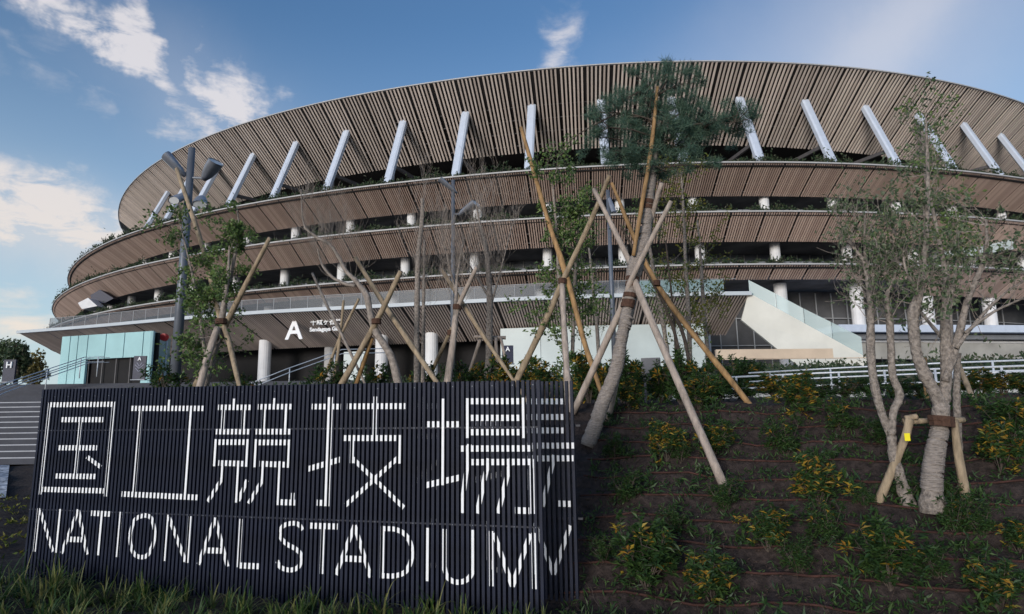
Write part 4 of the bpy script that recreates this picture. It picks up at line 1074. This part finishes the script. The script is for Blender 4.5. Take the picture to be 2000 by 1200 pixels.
simple_tree('leafy_sapling', 'green leafy sapling between the orange pole and the pine', (1108, 752), 10.8, BARK,
            [([(1078, 350), (1086, 440), (1092, 540), (1100, 640), (1106, 750)], .3, [3, 6, 9, 9, 10]), ([(1130, 380), (1128, 470), (1122, 560), (1118, 700)], .5, [3, 5, 7, 8])],
            [(0, 30, 0, .85, .42, .006, 2, .7, .1), (1, 34, 0, .9, .42, .006, 2, .7, .1)], LEAFT, 46, group=G, size=.078, wd=.045, dens=3, keep=.95)
simple_tree('slender_sapling', 'slender grey sapling with sparse lime leaves just past the pine', (1345, 742), 12.5, BARKP,
            [([(1330, 330), (1336, 430), (1339, 520), (1345, 620), (1349, 742)], 0, [3, 6, 8, 9, 10])], [(0, 34, 0, .7, .42, .005, 2, .7, .2)], LEAFL, 47, group=G, size=.068, wd=.04, dens=3, keep=.8)
simple_tree('slender_sapling', 'pale-stemmed sapling with thin yellow-green leaves in front of the canopy end', (1385, 740), 14, BARKP,
            [([(1362, 430), (1369, 512), (1374, 600), (1380, 664), (1384, 745)], 0, [3, 6, 8, 9, 10])], [(0, 24, 0, .6, .5, .005, 2, .7, .2)], LEAFL, 48, group=G, size=.068, wd=.04, dens=3, keep=.7)
simple_tree('dark_sapling', 'twin dark stems leaning among shrubs behind the pine pole', (1335, 745), 11.5, BARKD,
            [([(1230, 440), (1262, 530), (1300, 600), (1325, 680), (1332, 745)], 0, [3, 4, 6, 7, 9]), ([(1300, 470), (1310, 560), (1318, 650), (1322, 745)], .3, [3, 4, 5, 6])], [(0, 14, 0, .7, .4, .004, 2), (1, 12, 0, .7, .4, .004, 2)], LEAFT, 49, group=G, keep=.4)
simple_tree('wrapped_sapling', 'thin pale-wrapped stem curving behind the pine tripod', (1292, 745), 13, BARKP,
            [([(1262, 440), (1275, 520), (1290, 600), (1302, 680), (1306, 745)], 0, [5, 8, 9, 9, 10])], [(0, 14, 0, .5, .4, .004, 2)], LEAFT, 50, group=G, keep=.4)
simple_tree('slender_sapling', 'slender grey stem showing between the pine and the lamp post', (1165, 745), 13.5, BARK,
            [([(1150, 480), (1158, 560), (1166, 640), (1172, 745)], 0, [4, 6, 7, 8])], [(0, 16, 0, .6, .45, .005, 2)], LEAFT, 51, group=G, keep=.4)
simple_tree('tall_leafy_tree', 'tall airy tree with dense grey-green top between the two wrapped trunks', (1850, 742), 9.5, BARK,
            [([(1800, 240), (1806, 330), (1830, 450), (1850, 560), (1858, 700)], 0, [3, 5, 8, 11, 14]), ([(1880, 420), (1870, 500), (1858, 580)], 0, [3, 4, 7]), ([(1700, 440), (1730, 520), (1790, 600), (1840, 660)], 0, [2, 4, 6, 8])],
            [(0, 46, 0, .75, .36, .005, 2, .8, .15), (1, 16, 0, .9, .36, .005, 2, .8, .15), (2, 20, 0, .9, .34, .005, 2, .8, .15)], LEAFT, 52, size=.066, wd=.038, dens=3, keep=.42, spread=.08)

# --- far trees at the edge of the plaza
def far_tree(label, px, py, Y, hpx, wpx, leaf, seed, name='background_tree'):
    random.seed(seed); b = at(px, 735, Y); b.z = 2.3; sc = Y/FPX
    t = thing(name, label, 'tree', b, 'trees beyond the steps'); h = hpx*sc; w = wpx*sc
    mb = MB(b); mb.tube([b, b+V((0, 0, h*.5)), b+V((.1, 0, h*.85))], [.22, .16, .05], 7)
    for _ in range(9):
        a = b+V((0, 0, h*random.uniform(.25, .7))); mb.tube([a, a+V((random.uniform(-w, w)*.35, random.uniform(-w, w)*.35, h*.22))], [.08, .02], 5)
    mb.build('trunk', BARKD, t)
    mb = MB(b)
    cl = [(rdir()*random.uniform(.3, 1)) for _ in range(26)]
    for c in cl:
        cc = b+V((c.x*w*.45, c.y*w*.45, h*.58+c.z*h*.38)); r = random.uniform(.14, .26)*w
        for _ in range(70): mb.leaf(cc+rdir()*r*random.uniform(.4, 1), rdir(), .36, .2)
    mb.build('crown', leaf, t, kind='stuff')
AUT = leafmat('autumn_leaf', [(.10, .085, .04), (.18, .15, .05), (.26, .22, .08), (.07, .08, .035)])
far_tree('dark green rounded tree at the very edge beyond the steps', 8, 650, 70, 130, 70, LEAFO, 61)
far_tree('dark tree standing right under the canopy tip', 32, 650, 62, 118, 52, PLANTD, 62)
far_tree('tawny yellow-leaved tree under the canopy tip', 66, 660, 66, 88, 56, AUT, 63)

# --- shrubs: five shapes, reused
random.seed(71)
def shrub_mesh(nm, yel, n=9, h=.5, lsz=.085):
    mb = MB(); br = []
    n = int(n*1.35)
    for i in range(n):
        a = 2*pi*i/n+random.uniform(-.4, .4); ln = h*random.uniform(.5, 1.1); out = random.uniform(.1, .75)
        d = V((cos(a)*out, sin(a)*out, 1)).normalized(); P = [V((0, 0, -.03)), d*ln*.5+rv(.02), d*ln]
        mb.mi = 2; mb.tube(P, [.007, .005, .003], 4, cap=False)
        tips = [P[2]]
        for _ in range(4):
            s = P[0].lerp(P[2], random.uniform(.35, .9)); q = s+(rdir()+V((0, 0, .6))).normalized()*ln*.34
            mb.tube([s, q], [.004, .002], 3, cap=False); tips.append(q)
        for tip in tips:
            ycl = random.random() < yel*1.5
            for k in range(18):
                a2 = random.uniform(0, 2*pi); el_ = random.uniform(-.5, .8); dd = V((cos(a2)*cos(el_), sin(a2)*cos(el_), sin(el_)))
                mb.mi = 1 if (ycl and random.random() < .38) else 0
                mb.leaf(tip+rv(.02)-V((0, 0, random.uniform(0, .07))), dd, lsz*random.uniform(.6, 1.15), lsz*.36, V((0, 0, 1))+rv(.5))
    return mb.mesh(nm, [LEAFG, LEAFY, BARKD])
SH = [shrub_mesh('shrub', .24, 10), shrub_mesh('shrub', .34, 9), shrub_mesh('shrub', .16, 12), shrub_mesh('shrub', .08, 11, .5, .07), shrub_mesh('shrub', .0, 10, .42, .06)]
def shrub(px, py, wpx, kind, label, rot=0, Y=None, squash=1., grp='yellow-flecked shrubs on the planted slope'):
    p = hit(px, py) if Y is None else gbase(px, py, Y)
    o = link('shrub', SH[kind], None, label, 'shrub', grp); s = wpx*p.y/FPX/.78
    o.location = p; s *= 1.25; o.scale = (s, s, s*squash); o.rotation_euler = (random.uniform(-.1, .1), random.uniform(-.1, .1), rot or random.uniform(0, 6)); return o
g2 = 'plain green shrubs on the planted slope'
for a in [
 (1302, 900, 84, 1, 'bushy green shrub with yellow tips between pine trunk and long pole foot'),
 (1395, 892, 84, 0, 'green-yellow shrub just above the foot of the long pale pole'),
 (1228, 800, 66, 1, 'small yellow-orange shrub close behind the pine trunk'),
 (1365, 800, 90, 0, 'broad yellow-green shrub at the top of the slope beside the long pole'),
 (1462, 775, 80, 2, 'green shrub with sparse yellow at the end of the nearer handrail'),
 (1560, 815, 96, 1, 'tall yellow-tipped shrub on the slope crest under the handrail'),
 (1535, 890, 90, 3, 'loose green shrub below the crest, few yellow leaves'),
 (1602, 1000, 120, 1, 'large gold-flecked shrub mid slope between the long pole and the speckled trunk'),
 (1500, 1075, 104, 0, 'gold-tipped shrub left of a dark leafy clump low on the slope'.replace('left of', 'beside')),
 (1262, 1150, 140, 2, 'biggest dark green shrub with orange tips nearest the sign end'),
 (1392, 1185, 125, 0, 'orange-tipped shrub at the bottom edge next to the biggest dark one'),
 (1738, 1150, 135, 2, 'round dense green shrub with a few yellow leaves below the wrapped trunks'),
 (1955, 925, 110, 1, 'yellow-rich shrub beside the stout post near the picture edge'),
 (1955, 1195, 120, 0, 'half-cut yellow-green shrub in the bottom corner'),
 (1865, 1040, 90, 3, 'low green sprawling shrub at the foot of the thick wrapped trunk'),
 (1620, 1060, 90, 3, 'dark leafy clump under the large gold-flecked shrub'),
 (1990, 1080, 80, 0, 'small shrub with orange leaves at the picture edge')]: shrub(*a)
for a in [
 (1225, 985, 90, 4, 'low dull-green shrub beside the sign end'), (1200, 900, 70, 4, 'low green tuft just below the pine trunk foot'), (1330, 905, 56, 4, 'small green tuft touching the yellow shrub near the pine'),
 (1415, 1000, 90, 4, 'green tuft round the foot of the long pale pole'), (1560, 1120, 90, 4, 'dull green shrub at the bottom between two gold-tipped ones'), (1650, 850, 90, 3, 'green shrub under the handrail by the speckled trunk'),
 (1720, 870, 80, 4, 'green tuft behind the forked speckled trunk'), (1770, 985, 80, 4, 'dark green tuft at the speckled trunk foot'), (1850, 985, 70, 4, 'dark green tuft right behind the thick trunk foot'),
 (1920, 1050, 80, 4, 'blue-green tuft between the thick trunk and picture edge'), (1830, 1130, 80, 4, 'thin grey-green shrub below the thick trunk'), (1980, 860, 90, 2, 'green shrub on the slope crest at the picture edge'),
 (1600, 930, 70, 4, 'small dark tuft above the large gold-flecked shrub'), (1690, 990, 60, 4, 'small tuft touching the stout slanting post foot'), (1180, 1100, 70, 4, 'thin dark tuft against the lower sign end'), (1320, 1040, 70, 4, 'thin green tuft in the open middle of the slope')]:
    shrub(*a, grp=g2)
# hedge-like row on the crest
cr = [(1150, 10.5, 'green'), (1215, 10.2, 'dark green'), (1290, 11, 'yellow-green'), (1330, 9.9, 'lime'), (1400, 10.2, 'golden'), (1450, 10.8, 'dark'), (1510, 11.2, 'green'), (1545, 10, 'yellow'), (1600, 10.6, 'dull green'), (1650, 10.2, 'tall green'),
      (1700, 10.8, 'olive'), (1750, 10, 'green'), (1800, 10.4, 'leafy'), (1850, 9.8, 'dense'), (1900, 9.6, 'pale green'), (1960, 9.4, 'gold-flecked'), (2010, 9.8, 'rounded')]
for i, (x, Y, w) in enumerate(cr):
    shrub(x, 760, random.uniform(70, 96), random.choice([0, 2, 3, 3, 2, 1]), '', Y=Y, squash=(1.25 if x < 1430 else .62), grp='shrubs in the row along the slope crest')['label'] = \
        ['first', 'second', 'third', 'fourth', 'fifth', 'sixth', 'seventh', 'eighth', 'ninth', 'tenth', 'eleventh', 'twelfth', 'thirteenth', 'fourteenth', 'fifteenth', 'sixteenth', 'last'][i]+' shrub of the crest row counted from the sign end'
br = [(650, 12.6), (745, 13), (830, 13.2), (905, 13.4), (935, 14.2), (990, 13.5), (1030, 12.8), (1065, 12), (1140, 13), (330, 12), (478, 12.5), (1250, 14), (1180, 12)]
for i, (x, Y) in enumerate(br):
    o = shrub(x, 745, random.uniform(70, 100), random.choice([3, 2, 3, 1]), '', Y=Y, squash=1.15, grp='shrubs peeping over the sign top')
    o['label'] = ['green shrub by the crooked bare tree foot', 'leafy shrub where the crooked tree meets the sign top', 'shrub at the foot of the pale birch', 'shrub at the foot of the wrapped bare sapling', 'gold-green shrub inside the square stake frame', 'shrub under the end of the leaning pale pole', 'yellow-flecked shrub by the orange pole foot', 'dense green shrub between orange pole and leafy sapling', 'shrub between the leafy sapling and the pine', 'dark shrub at the foot of the tall lamp post', 'shrub by the pole foot of the leafy sapling near the steps', 'green shrub behind the utility box', 'shrub seen below the one-headed lamp post'][i]
# ground cover: mass planting on the rising ground behind, ivy-like clumps, weeds
random.seed(81); mb = MB()
for _ in range(5200):
    y = random.uniform(19, 41); x = random.uniform(-.62, 1.0)*y
    if x < -13: continue
    p = V((x, y, ground(x, y)+abs(random.gauss(.12, .18))))
    for _ in range(4): mb.leaf(p+rv(.22), (rdir()+V((0, 0, .7))).normalized(), random.uniform(.16, .34), .13)
mb.build('ground_cover', PLANTD, kind='stuff')
mb = MB()      # weeds, dry twigs and fallen leaves on the soil
for _ in range(260):      # low rosettes
    u_ = random.uniform(6.2, 14); w = random.uniform(5.2, 9.5); p = B0+SU*u_+SN*(w-W0); p.z = ground(p.x, p.y); q_ = random.uniform(.5, 1.5)
    for _ in range(26): mb.leaf(p+rv(.07*q_)+V((0, 0, .05*q_)), (rdir()+V((0, 0, .5))).normalized(), random.uniform(.04, .10)*q_, .022*q_)
for _ in range(3400):
    u_ = random.uniform(6.2, 14); w = random.uniform(5.2, 9.4); p = B0+SU*u_+SN*(w-W0); p.z = ground(p.x, p.y)
    for _ in range(3): mb.leaf(p+V((random.gauss(0, .05), random.gauss(0, .05), random.uniform(0, .04))), (rdir()+V((0, 0, .5))).normalized(), random.uniform(.03, .10), .018)
mb.build('weeds', LEAFG, kind='stuff')
mb = MB()
for _ in range(9000):
    u_ = random.uniform(6.2, 14.5); w = random.uniform(4.6, 9.4); p = B0+SU*u_+SN*(w-W0); p.z = ground(p.x, p.y)
    q = random.uniform(.006, .016)*(2.2 if random.random() < .06 else 1); a, b, c = q*random.uniform(.7, 1.5), q*random.uniform(.7, 1.5), q*random.uniform(.5, .9)
    mb.add([p+V((a, 0, 0)), p+V((0, b, 0)), p-V((a, 0, 0)), p-V((0, b, 0)), p+V((a*.2, 0, c)), p-V((0, 0, c))], [(0, 1, 4), (1, 2, 4), (2, 3, 4), (3, 0, 4), (1, 0, 5), (2, 1, 5), (3, 2, 5), (0, 3, 5)])
mb.build('soil_clods', mat('clods', (.055, .038, .032), .95, .5, 3, .5), kind='stuff')
mb = MB()
for _ in range(3600):
    u_ = random.uniform(6.2, 14); w = random.uniform(5.2, 9.4); p = B0+SU*u_+SN*(w-W0); p.z = ground(p.x, p.y)+.012
    d = rdir(); d.z *= .3; mb.leaf(p, d.normalized(), random.uniform(.02, .07), random.uniform(.008, .028), V((0, 0, 1)))
for _ in range(500):
    u_ = random.uniform(6.4, 14); w = random.uniform(5.2, 7.2); p = B0+SU*u_+SN*(w-W0); p.z = ground(p.x, p.y)
    d = (rdir()+V((0, 0, .8))).normalized(); q = p+d*random.uniform(.1, .28); mb.tube([p, p.lerp(q, .5)+rv(.02), q], [.002, .0015, .001], 3, cap=False)
mb.build('leaf_litter', DRYT, kind='stuff')
# small plants on the soil beside the sign, near the steps
mb = MB()
for _ in range(260):
    x = random.uniform(-11.5, -5.9); y = random.uniform(8.2, 14); p = V((x, y, ground(x, y)))
    for _ in range(9): mb.leaf(p+rv(.05), (rdir()+V((0, 0, .5))).normalized(), random.uniform(.05, .11), .035)
mb.build('low_plants', LEAFL, kind='stuff')
# strap-leaved grass in front of the sign
random.seed(91); mb = MB()
def blade(p, d, ln, w, droop):
    n = 5; P = [p]; dd = d.copy()
    for i in range(n): dd = (dd-V((0, 0, droop*(i+1)/n*.55))).normalized(); P.append(P[-1]+dd*ln/n)
    x = d.cross(V((0, 0, 1)));
    if x.length < .05: x = V((1, 0, 0))
    x.normalize(); vs = []
    for i, q in enumerate(P):
        ww = w*(1-.0 if i < 2 else 1-(i-1)/(n-.2))*.5; vs += [q-x*ww, q+x*ww]
    mb.add(vs, [(2*i, 2*i+1, 2*i+3, 2*i+2) for i in range(n)])
for _ in range(250):
    u_ = random.uniform(-2.4, 7.2); wv = random.uniform(-1.6, -.12)
    p = B0+SU*u_+SN*wv; p.z = ground(p.x, p.y)-.01
    if abs(p.y) < 2.6: continue
    hh = (.23 if u_ > 1.2 else .31)*random.uniform(.6, 1.25)
    for _ in range(random.randint(16, 30)):
        a = random.uniform(0, 2*pi); o = random.uniform(.1, .85)
        blade(p+V((random.gauss(0, .03), random.gauss(0, .03), 0)), V((cos(a)*o, sin(a)*o, 1)).normalized(), hh*random.uniform(.6, 1.35), random.uniform(.010, .024), random.uniform(.2, 1.5))
mb.build('strap_grass', BLADE, kind='stuff')

# ------------------------------------------------------------------ lift everything so that the low ground is z = 0
for o in bpy.data.objects:
    if o.parent is None and o.type not in ('CAMERA', 'LIGHT'): o.location.z += EYE
